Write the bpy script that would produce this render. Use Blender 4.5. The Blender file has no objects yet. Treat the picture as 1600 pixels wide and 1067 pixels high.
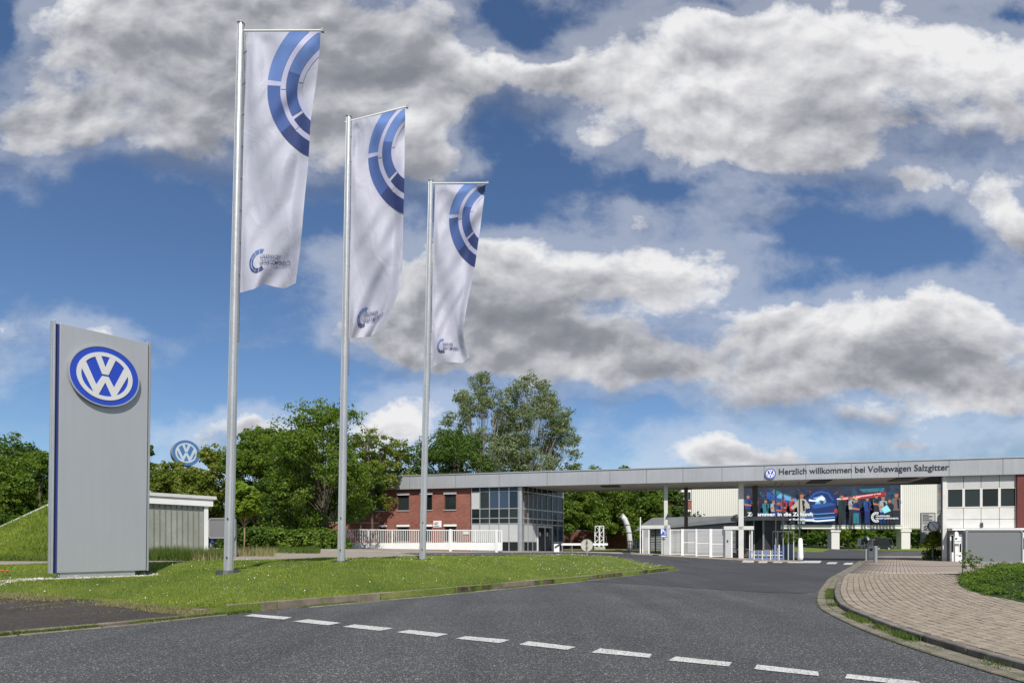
import bpy, math, random
import numpy as np
from mathutils import Vector, Matrix
from mathutils.geometry import delaunay_2d_cdt
random.seed(7); rng = np.random.default_rng(7)
SC = bpy.context.scene; COL = SC.collection
HC, HY, F = 1.2, 850.0, 1000.0            # camera height (m), horizon row and focal length measured on the photograph (px of a 1600 wide frame)

# ------------------------------------------------------------------ camera, sky, sun, exposure
cam = bpy.data.objects.new('camera', bpy.data.cameras.new('camera')); COL.objects.link(cam)
cam.location = (0, 0, HC); cam.rotation_euler = (math.radians(90), 0, 0)
cam.data.sensor_width = 36; cam.data.lens = 22.5; cam.data.shift_y = 0.1975
cam.data.clip_start = 0.05; cam.data.clip_end = 3000
SC.camera = cam
SC.view_settings.view_transform = 'Standard'; SC.view_settings.look = 'None'
SC.view_settings.exposure = 0.25; SC.view_settings.gamma = 1.0; SC.view_settings.use_curve_mapping = False
SUN_EL = 50.0
to_sun = Vector((0.20, -1.0, 0)).normalized() * math.cos(math.radians(SUN_EL)) + Vector((0, 0, math.sin(math.radians(SUN_EL))))
sl = bpy.data.lights.new('sun', 'SUN'); sl.energy = 4.8; sl.angle = math.radians(0.5); sl.color = (1.0, 0.955, 0.89)
sun = bpy.data.objects.new('sun', sl); COL.objects.link(sun); sun.location = (0, -20, 60)
sun.rotation_euler = to_sun.to_track_quat('Z', 'Y').to_euler()

world = bpy.data.worlds.new('World'); SC.world = world; world.use_nodes = True
world.cycles.sampling_method = 'MANUAL'; world.cycles.sample_map_resolution = 128
def build_sky():
    nt = world.node_tree; N = nt.nodes; L = nt.links; N.clear()
    def nd(t, **k):
        n = N.new(t)
        for a, b in k.items(): setattr(n, a, b)
        return n
    def val(s, v):
        if hasattr(v, 'node'): L.new(v, s)
        else: s.default_value = v
    def m(op, a, b=0.0, c=0.0, clamp=False):
        n = nd('ShaderNodeMath', operation=op, use_clamp=clamp)
        for i, v in enumerate((a, b, c)): val(n.inputs[i], v)
        return n.outputs[0]
    def vm(op, a, b=(0, 0, 0), c=(0, 0, 0)):
        n = nd('ShaderNodeVectorMath', operation=op)
        for i, v in enumerate((a, b, c)): val(n.inputs[i], v)
        return n.outputs['Value'] if op in ('DOT_PRODUCT', 'LENGTH') else n.outputs[0]
    def ss(x, a, b):
        n = nd('ShaderNodeMapRange', interpolation_type='SMOOTHSTEP')
        val(n.inputs[0], x); n.inputs[1].default_value = a; n.inputs[2].default_value = b
        return n.outputs[0]
    def mix(f, a, b):
        n = nd('ShaderNodeMix', data_type='RGBA'); val(n.inputs[0], f)
        for i, v in ((6, a), (7, b)):
            val(n.inputs[i], v if hasattr(v, 'node') else (*v, 1))
        return n.outputs[2]
    def noise(v, scale, detail, rough, dist=0.0):
        n = nd('ShaderNodeTexNoise', noise_dimensions='3D'); L.new(v, n.inputs['Vector'])
        n.inputs['Scale'].default_value = scale; n.inputs['Detail'].default_value = detail
        n.inputs['Roughness'].default_value = rough; n.inputs['Distortion'].default_value = dist
        return n.outputs[0]
    sky = nd('ShaderNodeTexSky', sky_type='NISHITA', sun_disc=False)
    sky.sun_elevation = math.radians(SUN_EL); sky.sun_rotation = math.atan2(to_sun.x, to_sun.y)
    sky.altitude = 100; sky.air_density = 1.0; sky.dust_density = 0.35; sky.ozone_density = 1.8
    tc = nd('ShaderNodeTexCoord')
    d = vm('NORMALIZE', tc.outputs['Generated'])
    sp = nd('ShaderNodeSeparateXYZ'); L.new(d, sp.inputs[0])
    dx, dy, dz = sp.outputs
    dyc = m('MAXIMUM', dy, 0.25)
    u = m('DIVIDE', dx, dyc); v = m('DIVIDE', dz, dyc)
    cb = nd('ShaderNodeCombineXYZ'); L.new(u, cb.inputs[0]); L.new(v, cb.inputs[1])
    p = cb.outputs[0]
    # warp the cloud outlines a little
    w1 = nd('ShaderNodeTexNoise'); L.new(p, w1.inputs['Vector']); w1.inputs['Scale'].default_value = 5.5; w1.inputs['Detail'].default_value = 6; w1.inputs['Roughness'].default_value = 0.6
    pw = vm('MULTIPLY_ADD', vm('SUBTRACT', w1.outputs['Color'], (0.5, 0.5, 0.5)), (0.17, 0.12, 0), p)
    acc = m('MULTIPLY', u, 1e-6); top = m('MULTIPLY', v, 1e-6)
    for (x, y, rx, ry, a, sh) in CLOUDS:
        cx, cy = (x-800)/1000.0, (850-y)/1000.0
        chain = nd('ShaderNodeCombineXYZ'); L.new(m('MULTIPLY_ADD', acc, 1e-6, m('MULTIPLY', top, 1e-6)), chain.inputs[2])   # keeps the sums in sequence
        q = vm('MULTIPLY_ADD', vm('ADD', pw, chain.outputs[0]), (1000.0/rx, 1000.0/ry, 0), (-cx*1000.0/rx, -cy*1000.0/ry, 0))
        g = m('EXPONENT', m('MULTIPLY', vm('DOT_PRODUCT', q, q), -1.0))
        s3 = nd('ShaderNodeSeparateXYZ'); L.new(q, s3.inputs[0])
        if a > 0:
            top = m('MULTIPLY_ADD', m('MULTIPLY', g, a), m('MULTIPLY_ADD', s3.outputs[1], 0.62, sh), top)
        acc = m('MULTIPLY_ADD', g, a, acc)
    T = m('DIVIDE', top, m('MAXIMUM', m('ABSOLUTE', acc), 0.12))
    front = ss(dy, 0.28, 0.5)
    gen = m('MULTIPLY', ss(noise(d, 2.2, 3, 0.5), 0.47, 0.62), 0.9)
    acc = m('MINIMUM', acc, 1.25)
    S = m('ADD', m('MULTIPLY', acc, front), m('MULTIPLY', gen, m('SUBTRACT', 1.0, front)))
    ps = vm('MULTIPLY', p, (1.0, 1.45, 1.0))
    n1 = noise(ps, 3.6, 10, 0.61, 0.2)
    na = noise(ps, 4.4, 5, 0.52, 0.2)
    nb = noise(vm('ADD', ps, (-0.008, 0.034, 0)), 4.4, 5, 0.52, 0.2)
    n2 = noise(ps, 11.0, 9, 0.68, 0.35)
    n2b = noise(vm('ADD', ps, (-0.006, 0.016, 0)), 11.0, 5, 0.62, 0.35)
    D = m('ADD', S, m('MULTIPLY', m('SUBTRACT', n1, 0.5), 2.9))
    D = m('ADD', D, m('MULTIPLY', m('SUBTRACT', n2, 0.5), 0.90))
    cover = ss(D, 0.32, 0.98)
    wisp = m('MULTIPLY', ss(D, -0.35, 0.45), 0.34)
    cover = m('MAXIMUM', cover, wisp)
    relief = m('ADD', m('MULTIPLY', m('SUBTRACT', na, nb), 2.8), m('MULTIPLY', m('SUBTRACT', n2, n2b), 0.48))
    edge = m('MULTIPLY', m('SUBTRACT', 1.0, ss(D, 0.40, 1.25)), 0.26)
    fine = m('ADD', edge, m('MULTIPLY', m('SUBTRACT', n2, 0.5), 0.10))
    thick = m('MULTIPLY', ss(D, 0.75, 2.1), -0.16)
    lit = m('ADD', m('ADD', m('MULTIPLY', T, 0.52), 0.515), m('ADD', relief, m('ADD', fine, thick)), clamp=True)
    ramp = nd('ShaderNodeValToRGB'); L.new(lit, ramp.inputs[0])
    e = ramp.color_ramp.elements
    e[0].position = 0.0; e[0].color = (0.24, 0.255, 0.295, 1)
    e[1].position = 1.0; e[1].color = (0.90, 0.90, 0.91, 1)
    for pos, c in ((0.3, (0.33, 0.34, 0.38, 1)), (0.60, (0.56, 0.565, 0.60, 1))):
        k = e.new(pos); k.color = c
    base = nd('ShaderNodeMix', data_type='RGBA', blend_type='MULTIPLY'); base.inputs[0].default_value = 1
    L.new(sky.outputs[0], base.inputs[6]); base.inputs[7].default_value = SKY_TINT
    hs = nd('ShaderNodeHueSaturation'); L.new(base.outputs[2], hs.inputs['Color']); hs.inputs['Saturation'].default_value = 1.0
    cl = vm('SCALE', ramp.outputs[0]); cl.node.inputs['Scale'].default_value = 0.80/WS
    up = ss(dz, -0.02, 0.06)
    out = mix(m('MULTIPLY', cover, up), hs.outputs[0], cl)
    bg = nd('ShaderNodeBackground'); L.new(out, bg.inputs[0]); bg.inputs[1].default_value = WS
    o = nd('ShaderNodeOutputWorld'); L.new(bg.outputs[0], o.inputs[0])
WS = 0.12
SKY_TINT = (0.50, 0.605, 0.73, 1)
# big clouds, measured on the photograph: x, y, half width, half height, weight, how sunlit (-1 grey .. 1 bright)
CLOUDS = [
 (520, 60, 270, 125, 1.0, -0.25), (400, 190, 250, 75, .7, -0.1), (150, 60, 150, 90, .85, 0.25), (60, 170, 120, 50, .7, 0.0),
 (300, 20, 200, 60, .7, -0.2), (120, 215, 130, 40, .5, 0.1), (640, 190, 90, 42, .75, 0.3), (690, 250, 70, 30, .6, 0.3), (745, 130, 60, 50, .55, .3),
 (100, 265, 28, 35, .45, .3), (600, 250, 160, 40, .45, -.1),
 (1200, 110, 360, 82, .95, 0.40), (960, 130, 170, 60, .55, .35), (1420, 130, 260, 90, .75, .4), (1200, 40, 220, 50, .5, .5), (850, 130, 80, 35, .5, .2),
 (1140, 218, 180, 50, .95, 0.75), (1500, 200, 160, 40, .5, .0), (1310, 235, 40, 25, .5, .4),
 (930, 235, 55, 42, .7, .4), (1010, 330, 48, 32, .62, .1), (1180, 322, 62, 24, .52, .0), (1440, 275, 60, 22, .6, .1), (1510, 120, 200, 90, .5, .4), (1560, 430, 70, 20, .3, .2), (1300, 420, 60, 16, .3, .1), (1130, 300, 60, 16, .3, .1),
 (1540, 300, 100, 42, .75, .45), (1590, 360, 70, 45, .8, .3), (1180, 373, 30, 8, .28, .2),
 (900, 420, 200, 60, 1.05, 0.5), (800, 470, 150, 50, .8, -.1), (850, 520, 220, 32, .75, -.9), (1060, 430, 90, 55, .7, .4), (700, 420, 90, 50, .5, .1),
 (570, 520, 70, 34, .7, .4), (640, 560, 90, 28, .65, .2), (740, 560, 120, 32, .8, .0), (620, 490, 110, 70, .55, .2), (520, 400, 60, 40, .4, .2), (680, 400, 70, 60, .4, .1),
 (1180, 500, 70, 45, .65, .5), (1090, 570, 190, 60, .95, .15), (950, 575, 120, 35, .6, .1), (1290, 540, 130, 70, .7, .1), (1180, 620, 110, 28, .6, .2),
 (1460, 505, 150, 50, .95, .45), (1570, 530, 130, 65, 1.0, .2), (1600, 610, 90, 40, .8, .1), (1400, 590, 160, 45, .8, -.2), (1500, 645, 110, 22, .7, .6), (1330, 655, 90, 22, .6, .2),
 (1130, 695, 90, 30, 1.0, 0.65), (1180, 720, 70, 16, .6, .4), (1500, 700, 220, 26, .62, .1), (1290, 705, 120, 18, .5, .1), (1080, 735, 160, 14, .4, .2),
 (130, 512, 55, 24, .75, .6), (5, 528, 18, 16, .6, .5), (640, 685, 62, 44, .85, .7), (410, 668, 100, 22, .7, .5), (590, 668, 50, 28, .7, .6), (690, 640, 60, 30, .55, .4), (320, 680, 80, 20, .5, .4), (20, 620, 100, 24, .18, .2),
 # clear blue gaps
 (1330, 390, 170, 60, -.7, 0), (1000, 285, 110, 18, -.4, 0), (180, 400, 260, 110, -.8, 0), (480, 340, 160, 60, -.5, 0), (800, 250, 90, 60, -.6, 0), (800, 330, 110, 30, -.45, 0),
 (805, 60, 66, 80, -1.0, 0), (770, 190, 60, 40, -.5, 0), (860, 270, 120, 30, -.5, 0), (1250, 300, 120, 24, -.5, 0), (1110, 8, 80, 12, -.5, 0), (1580, 10, 40, 14, -.6, 0), (960, 655, 110, 22, -.5, 0), (250, 600, 200, 60, -.45, 0), (420, 600, 110, 32, -.4, 0), (5, 40, 26, 60, -.7, 0),
 (1370, 695, 120, 10, -.3, 0), (1230, 450, 60, 22, -.4, 0), (860, 100, 30, 20, -.4, 0),
]
build_sky()

# ------------------------------------------------------------------ helpers
def unit(v): return Vector(v).normalized()
def sm(t):
    t = np.clip(t, 0, 1); return t*t*(3-2*t)
def W(px, py, d): return Vector((d*(px-800)/F, d, HC+d*(HY-py)/F))
def PX(px, d): return d*(px-800)/F
def ZP(py, d): return HC+d*(HY-py)/F
def G0(px, py, z=0.0):
    d = (HC-z)*F/(py-HY); return Vector((PX(px, d), d, z))
# edge of the lawn (front kerb, then the nose, then on past the gate)
EDGE = np.array([(-90, 12), (-40, 13), (-14, 13.6), (-10.8, 13.5), (-8.7, 13.2), (-7.07, 12.4), (-5.6, 11.15), (-4.9, 10.85), (-4.2, 11.9), (-3.38, 13.0),
                 (-2.1, 14.6), (0, 17.6), (1.93, 20.3), (4.6, 24.6), (7.5, 29.3), (13.5, 40), (20, 52), (41, 90), (80, 160)], float)
def sdist(X, Y, P):
    X = np.asarray(X, float); Y = np.asarray(Y, float)
    best = np.full(X.shape, 1e9); sg = np.ones(X.shape)
    for (x0, y0), (x1, y1) in zip(P[:-1], P[1:]):
        dx, dy = x1-x0, y1-y0; L2 = dx*dx+dy*dy
        t = np.clip(((X-x0)*dx+(Y-y0)*dy)/L2, 0, 1)
        ex, ey = X-(x0+t*dx), Y-(y0+t*dy); dd = np.hypot(ex, ey)
        c = dx*(Y-y0)-dy*(X-x0)
        k = dd < best-1e-9; best = np.where(k, dd, best); sg = np.where(k, np.sign(c), sg)
    return best*sg
def Zt(X, Y):
    X = np.asarray(X, float); Y = np.asarray(Y, float)
    s = sdist(X, Y, EDGE)
    g = sm((Y-26)/12)*sm((X+2)/8); w = 5+11*sm((X+2)/8)
    z = 0.60*sm((s-0.7*(1-g)+4*g)/w)
    z = z + 0.28*sm((-2-X)/10)*sm((Y-29)/10)
    return z
BACK = np.array([(7.5, 29.3), (6.3, 31.2), (3.0, 31.5), (-0.5, 28.5), (-5.3, 26.6), (-8.4, 24.2), (-10, 20.3), (-14.6, 18.3), (-40, 17.5)], float)
def Zl(X, Y):                       # surface of the lawn
    X = np.asarray(X, float); Y = np.asarray(Y, float)
    s = sdist(X, Y, EDGE)
    sb = np.abs(sdist(X, Y, BACK)); nose = sm((X-0.5)/3)
    s2 = np.minimum(s, sb*nose + 50*(1-nose))
    k = sm((X+5.6)/0.8)
    z = 0.03+0.115*k + 0.535*sm(s2/3.1)
    z = np.maximum(z, Zt(X, Y)+0.035) + 0.02*np.sin(X*1.3+Y*0.7)*sm(s2/2)
    t = np.clip(((X+10.8)*1.34+(Y-15.0)*1.65)/4.52, 0, 1); dp = np.hypot(X+10.8-1.34*t, Y-15.0-1.65*t)
    w = sm((1.9-dp)/1.3); return np.maximum(z*(1-w)+0.375*w, Zt(X, Y)+0.03)
def zt(x, y): return float(Zt(np.array([x]), np.array([y]))[0])
def zl(x, y): return float(Zl(np.array([x]), np.array([y]))[0])

# ------------------------------------------------------------------ materials
MATS = {}
class NT:
    def __init__(s, name):
        s.m = bpy.data.materials.new(name); s.m.use_nodes = True; s.nt = s.m.node_tree; s.N = s.nt.nodes; s.L = s.nt.links
        s.b = s.N['Principled BSDF']; s.tc = None
    def nd(s, t, **k):
        n = s.N.new(t)
        for a, b in k.items(): setattr(n, a, b)
        return n
    def set(s, sock, v):
        if hasattr(v, 'node'): s.L.new(v, sock)
        elif isinstance(v, tuple) and len(v) == 3 and sock.type == 'RGBA': sock.default_value = (*v, 1)
        else: sock.default_value = v
    def co(s, world=False):
        if world:
            g = s.nd('ShaderNodeNewGeometry'); return g.outputs['Position']
        if s.tc is None: s.tc = s.nd('ShaderNodeTexCoord')
        return s.tc.outputs['Object']
    def noise(s, scale, detail=3, rough=0.5, v=None, out=0, dist=0.0, world=False):
        n = s.nd('ShaderNodeTexNoise'); s.L.new(v if v is not None else s.co(world), n.inputs['Vector'])
        n.inputs['Scale'].default_value = scale; n.inputs['Detail'].default_value = detail; n.inputs['Roughness'].default_value = rough; n.inputs['Distortion'].default_value = dist
        return n.outputs[out]
    def ramp(s, f, stops, interp='LINEAR'):
        n = s.nd('ShaderNodeValToRGB'); s.L.new(f, n.inputs[0]); e = n.color_ramp.elements; n.color_ramp.interpolation = interp
        e[0].position, e[0].color = stops[0][0], (*stops[0][1], 1); e[1].position, e[1].color = stops[-1][0], (*stops[-1][1], 1)
        for p, c in stops[1:-1]:
            k = e.new(p); k.color = (*c, 1)
        return n.outputs[0]
    def mix(s, f, a, b, mode='MIX'):
        n = s.nd('ShaderNodeMix', data_type='RGBA', blend_type=mode); s.set(n.inputs[0], f); s.set(n.inputs[6], a); s.set(n.inputs[7], b); return n.outputs[2]
    def math(s, op, a, b=0.0, clamp=False):
        n = s.nd('ShaderNodeMath', operation=op, use_clamp=clamp); s.set(n.inputs[0], a); s.set(n.inputs[1], b); return n.outputs[0]
    def vmath(s, op, a, b=(0, 0, 0)):
        n = s.nd('ShaderNodeVectorMath', operation=op); s.set(n.inputs[0], a); s.set(n.inputs[1], b)
        return n.outputs['Value'] if op == 'DOT_PRODUCT' else n.outputs[0]
    def island(s):
        g = s.nd('ShaderNodeNewGeometry'); o = s.nd('ShaderNodeObjectInfo')
        return s.math('FRACT', s.math('ADD', g.outputs['Random Per Island'], o.outputs['Random']))
    def bump(s, h, strength=0.3, dist=0.02):
        n = s.nd('ShaderNodeBump'); s.L.new(h, n.inputs['Height']); n.inputs['Strength'].default_value = strength; n.inputs['Distance'].default_value = dist
        s.L.new(n.outputs[0], s.b.inputs['Normal'])
    def fin(s, col, rough=0.7, metal=0.0, spec=None):
        s.set(s.b.inputs['Base Color'], col); s.set(s.b.inputs['Roughness'], rough); s.set(s.b.inputs['Metallic'], metal)
        if spec is not None: s.b.inputs['Specular IOR Level'].default_value = spec
        return s.m
def pmat(name, c, rough=0.6, metal=0.0, var=0.12, scale=1.5, bump=0.0, bscale=30, spec=None):
    """plain paint, metal or stone: a base colour with faint dirt and wear of its own"""
    if name in MATS: return MATS[name]
    t = NT(name)
    n = t.noise(scale, 5, 0.6); n2 = t.noise(scale*9, 4, 0.6)
    f = t.math('ADD', t.math('MULTIPLY', n, 0.7), t.math('MULTIPLY', n2, 0.3))
    lo = tuple(x*(1-var) for x in c); hi = tuple(min(1, x*(1+var)) for x in c)
    col = t.ramp(f, [(0.3, lo), (0.7, hi)])
    if bump: t.bump(t.noise(bscale, 4, 0.6), bump, 0.01)
    MATS[name] = t.fin(col, t.math('ADD', t.math('MULTIPLY', n2, 0.2), rough-0.1), metal, spec); return MATS[name]
def flat(name, c, rough=0.6):
    if name in MATS: return MATS[name]
    t = NT(name); MATS[name] = t.fin(c, rough, 0.0, 0.3); return MATS[name]
def leafmat(name, cols, transl=0.35, rough=0.55):
    t = NT(name); r = t.island()
    big = t.noise(0.5, 2)
    n = len(cols); col = t.ramp(r, [(i/(n-1), c) for i, c in enumerate(cols)])
    col = t.mix(0.35, col, t.ramp(big, [(0.35, cols[0]), (0.65, cols[-1])]))
    t.fin(col, rough, 0.0, 0.25)
    tr = t.nd('ShaderNodeBsdfTranslucent'); t.set(tr.inputs[0], t.mix(1.0, col, (1.25, 1.5, 0.55), 'MULTIPLY'))
    mx = t.nd('ShaderNodeMixShader'); mx.inputs[0].default_value = transl
    t.L.new(t.b.outputs[0], mx.inputs[1]); t.L.new(tr.outputs[0], mx.inputs[2])
    t.L.new(mx.outputs[0], t.N['Material Output'].inputs[0]); return t.m

# ------------------------------------------------------------------ mesh building
class MB:
    def __init__(s): s.v = []; s.f = []
    def add(s, vs, fs):
        o = len(s.v); s.v += [tuple(v) for v in vs]; s.f += [tuple(i+o for i in f) for f in fs]; return s
    def hexa(s, p):      # 8 points: bottom 4 ccw, top 4 ccw
        return s.add(p, [(3, 2, 1, 0), (4, 5, 6, 7), (0, 1, 5, 4), (1, 2, 6, 5), (2, 3, 7, 6), (3, 0, 4, 7)])
    def box(s, x0, x1, y0, y1, z0, z1, fr=None):
        c = [(x0, y0, z0), (x1, y0, z0), (x1, y1, z0), (x0, y1, z0), (x0, y0, z1), (x1, y0, z1), (x1, y1, z1), (x0, y1, z1)]
        return s.hexa([fr(*q) for q in c] if fr else c)
    def tube(s, pts, r, n=8, cap=True):
        pts = [Vector(p) for p in pts]; r = [r]*len(pts) if not hasattr(r, '__len__') else r
        vs = []; fs = []
        for i, p in enumerate(pts):
            t = (pts[min(i+1, len(pts)-1)]-pts[max(i-1, 0)]).normalized()
            a = t.cross(Vector((0, 1, 0)) if abs(t.y) < 0.9 else Vector((1, 0, 0))).normalized(); b = t.cross(a)
            for k in range(n):
                w = 2*math.pi*k/n; vs.append(p+(a*math.cos(w)+b*math.sin(w))*r[i])
        for i in range(len(pts)-1):
            for k in range(n):
                k2 = (k+1) % n; fs.append((i*n+k, (i+1)*n+k, (i+1)*n+k2, i*n+k2))
        if cap: fs.append(tuple(range(n))); fs.append(tuple(reversed(range((len(pts)-1)*n, len(pts)*n))))
        return s.add(vs, fs)
    def prism(s, poly, fr, t0, t1):      # polygon in the frame's x,z, thickness along its y
        n = len(poly); vs = [fr(x, t0, z) for x, z in poly]+[fr(x, t1, z) for x, z in poly]
        fs = [tuple(range(n)), tuple(reversed(range(n, 2*n)))]+[(i, i+n, (i+1) % n+n, (i+1) % n) for i in range(n)]
        return s.add(vs, fs)
    def annulus(s, fr, r0, r1, t0, t1, n=48, a0=0.0, a1=360.0, cx=0, cz=0):
        full = abs(a1-a0) > 359.9; m = n if full else n+1; vs = []
        for k in range(m):
            w = math.radians(a0+(a1-a0)*k/n); c, q = math.cos(w), math.sin(w)
            for r, t in ((r0, t0), (r1, t0), (r1, t1), (r0, t1)): vs.append(fr(cx+r*c, t, cz+r*q))
        fs = []
        for k in range(n):
            a = 4*k; b = 4*((k+1) % m)
            for j in range(4): fs.append((a+j, a+(j+1) % 4, b+(j+1) % 4, b+j))
        if not full: fs += [(0, 1, 2, 3), (4*n+3, 4*n+2, 4*n+1, 4*n)]
        return s.add(vs, fs)
    def disc(s, fr, r, t0, t1, n=40, cx=0, cz=0):
        return s.prism([(cx+r*math.cos(2*math.pi*k/n), cz+r*math.sin(2*math.pi*k/n)) for k in range(n)], fr, t0, t1)
    def mesh(s, name, mat, org=(0, 0, 0)):
        me = bpy.data.meshes.new(name); o = Vector(org)
        me.from_pydata([Vector(v)-o for v in s.v], [], s.f); me.materials.append(mat); me.update(); return me
def absloc(p):
    return Vector(p.location)+(absloc(p.parent) if p.parent else Vector((0, 0, 0)))
def obj(name, mb, mat, parent=None, kind=None, label=None, cat=None, group=None, smooth=False, bevel=0.0):
    org = absloc(parent) if parent else Vector((0, 0, 0))
    me = mb.mesh(name, mat, org) if isinstance(mb, MB) else mb
    o = bpy.data.objects.new(name, me); COL.objects.link(o)
    if parent: o.parent = parent
    if smooth: me.polygons.foreach_set('use_smooth', [True]*len(me.polygons))
    if bevel:
        b = o.modifiers.new('bevel', 'BEVEL'); b.width = bevel; b.segments = 2; b.limit_method = 'ANGLE'
    if kind: o['kind'] = kind
    if label: o['label'] = label
    if cat: o['category'] = cat
    if group: o['group'] = group
    return o
def thing(name, label, cat, loc, group=None):
    o = bpy.data.objects.new(name, None); COL.objects.link(o); o.location = loc; o.empty_display_size = 0.2
    o['label'] = label; o['category'] = cat
    if group: o['group'] = group
    return o
def npmesh(name, V, k, mat, org=(0, 0, 0)):     # V (n*k,3): n separate k-gons
    V = np.asarray(V, np.float32)-np.asarray(org, np.float32); n = len(V)//k
    me = bpy.data.meshes.new(name); me.vertices.add(len(V)); me.vertices.foreach_set('co', V.ravel())
    me.loops.add(len(V)); me.loops.foreach_set('vertex_index', np.arange(len(V), dtype=np.int32))
    me.polygons.add(n); me.polygons.foreach_set('loop_start', np.arange(0, n*k, k, dtype=np.int32)); me.polygons.foreach_set('loop_total', np.full(n, k, np.int32))
    me.materials.append(mat); me.update(calc_edges=True); return me
class Fr:       # a local frame: call it with x (right), y (back), z (up)
    def __init__(s, o, ex=(1, 0, 0), ey=(0, 1, 0), ez=(0, 0, 1)): s.o, s.ex, s.ey, s.ez = Vector(o), Vector(ex), Vector(ey), Vector(ez)
    def __call__(s, x, y, z): return s.o+s.ex*x+s.ey*y+s.ez*z
def frame2(p0, p1, z=0.0):      # upright frame from p0 towards p1 on plan; y points away from the camera side
    ex = Vector((p1[0]-p0[0], p1[1]-p0[1], 0)); L = ex.length; ex /= L; ey = Vector((-ex.y, ex.x, 0))
    return Fr((p0[0], p0[1], z), ex, ey), L
def uof(fr, px, v=0.0):         # where the sight line through column px meets the frame's wall y = v
    k = (px-800)/F; a = fr.ex; b = fr.ey; o = fr.o
    # o.x+u a.x+v b.x = k (o.y+u a.y+v b.y)
    return (k*(o.y+v*b.y)-o.x-v*b.x)/(a.x-k*a.y)
def zof(fr, px, py, v=0.0):
    u = uof(fr, px, v); return ZP(py, (fr.o+fr.ex*u+fr.ey*v).y)
def inpoly(X, Y, P):
    r = np.zeros(X.shape, bool); n = len(P)
    for i in range(n):
        x0, y0 = P[i][:2]; x1, y1 = P[(i+1) % n][:2]
        c = ((y0 > Y) != (y1 > Y)) & (X < (x1-x0)*(Y-y0)/((y1-y0) if y1 != y0 else 1e-9)+x0); r ^= c
    return r
def drape(name, poly, zf, step, mat, skirt=0.0, **k):
    """a sheet over the terrain: constrained triangulation of the outline with a grid of inner points"""
    P = [(float(x), float(y)) for x, y in [q[:2] for q in poly]]
    Q = []
    for a, b in zip(P, P[1:]+P[:1]):
        L = math.hypot(b[0]-a[0], b[1]-a[1]); n = max(1, int(L/step))
        Q += [(a[0]+(b[0]-a[0])*i/n, a[1]+(b[1]-a[1])*i/n) for i in range(n)]
    A = np.array(Q); xs = np.arange(A[:, 0].min(), A[:, 0].max(), step); ys = np.arange(A[:, 1].min(), A[:, 1].max(), step)
    gx, gy = np.meshgrid(xs, ys); gx = gx.ravel(); gy = gy.ravel(); keep = inpoly(gx, gy, Q)
    gx, gy = gx[keep], gy[keep]
    d = np.min(np.hypot(gx[:, None]-A[None, :, 0], gy[:, None]-A[None, :, 1]), axis=1) if len(gx)*len(A) < 3e7 else np.full(len(gx), 9.)
    gx, gy = gx[d > step*0.35], gy[d > step*0.35]
    pts = [Vector(q) for q in Q]+[Vector((x, y)) for x, y in zip(gx, gy)]
    r = delaunay_2d_cdt(pts, [], [list(range(len(Q)))], 1, 1e-4)
    V = np.array([tuple(v) for v in r[0]]); Z = zf(V[:, 0], V[:, 1])
    vs = [(a, b, c) for (a, b), c in zip(V, Z)]; fs = [tuple(f) for f in r[2]]
    up = []
    for f in fs:
        a, b, c = (vs[i] for i in f[:3]); ar = (b[0]-a[0])*(c[1]-a[1])-(b[1]-a[1])*(c[0]-a[0]); up.append(f if ar > 0 else f[::-1])
    if skirt:
        cnt = {}
        for f in up:
            for i in range(len(f)): cnt[(f[i], f[(i+1) % len(f)])] = 1
        for (a, b) in list(cnt):
            if (b, a) not in cnt:
                o = len(vs); vs += [(vs[b][0], vs[b][1], vs[b][2]-skirt), (vs[a][0], vs[a][1], vs[a][2]-skirt)]; up.append((b, a, o+1, o))
    mb = MB(); mb.v = vs; mb.f = up
    return obj(name, mb, mat, smooth=True, **k)
def text_mesh(body, size, offset=0.0, extrude=0.0, spacing=1.0, align='LEFT', word=1.0):
    c = bpy.data.curves.new('t', 'FONT'); c.body = body; c.size = size; c.offset = offset; c.extrude = extrude; c.space_character = spacing; c.align_x = align; c.resolution_u = 3; c.space_word = word
    o = bpy.data.objects.new('t', c); me = o.to_mesh(); V = [v.co.copy() for v in me.vertices]; Fc = [tuple(p.vertices) for p in me.polygons]
    o.to_mesh_clear(); bpy.data.objects.remove(o); bpy.data.curves.remove(c); return V, Fc
def text_on(mb, fr, body, width, x, z, t=0.0, offset=0.0, extrude=0.0, spacing=1.0, height=None):
    """lettering lying in the frame's x,z plane, scaled to a width"""
    V, Fc = text_mesh(body, 1.0, offset, 0, spacing)
    x0 = min(v.x for v in V); x1 = max(v.x for v in V); s = width/(x1-x0); sz = s if height is None else height/0.7
    n = len(V)
    vs = [fr(x+(v.x-x0)*s, t, z+v.y*sz) for v in V]
    if extrude:
        vs2 = [fr(x+(v.x-x0)*s, t-extrude, z+v.y*sz) for v in V]
        cnt = {}
        for f in Fc:
            for i in range(len(f)): cnt[(f[i], f[(i+1) % len(f)])] = 1
        side = [(a, b, b+n, a+n) for (a, b) in cnt if (b, a) not in cnt]
        mb.add(vs+vs2, [tuple(i+n for i in f) for f in Fc]+side)
    else: mb.add(vs, Fc)
    return s

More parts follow.
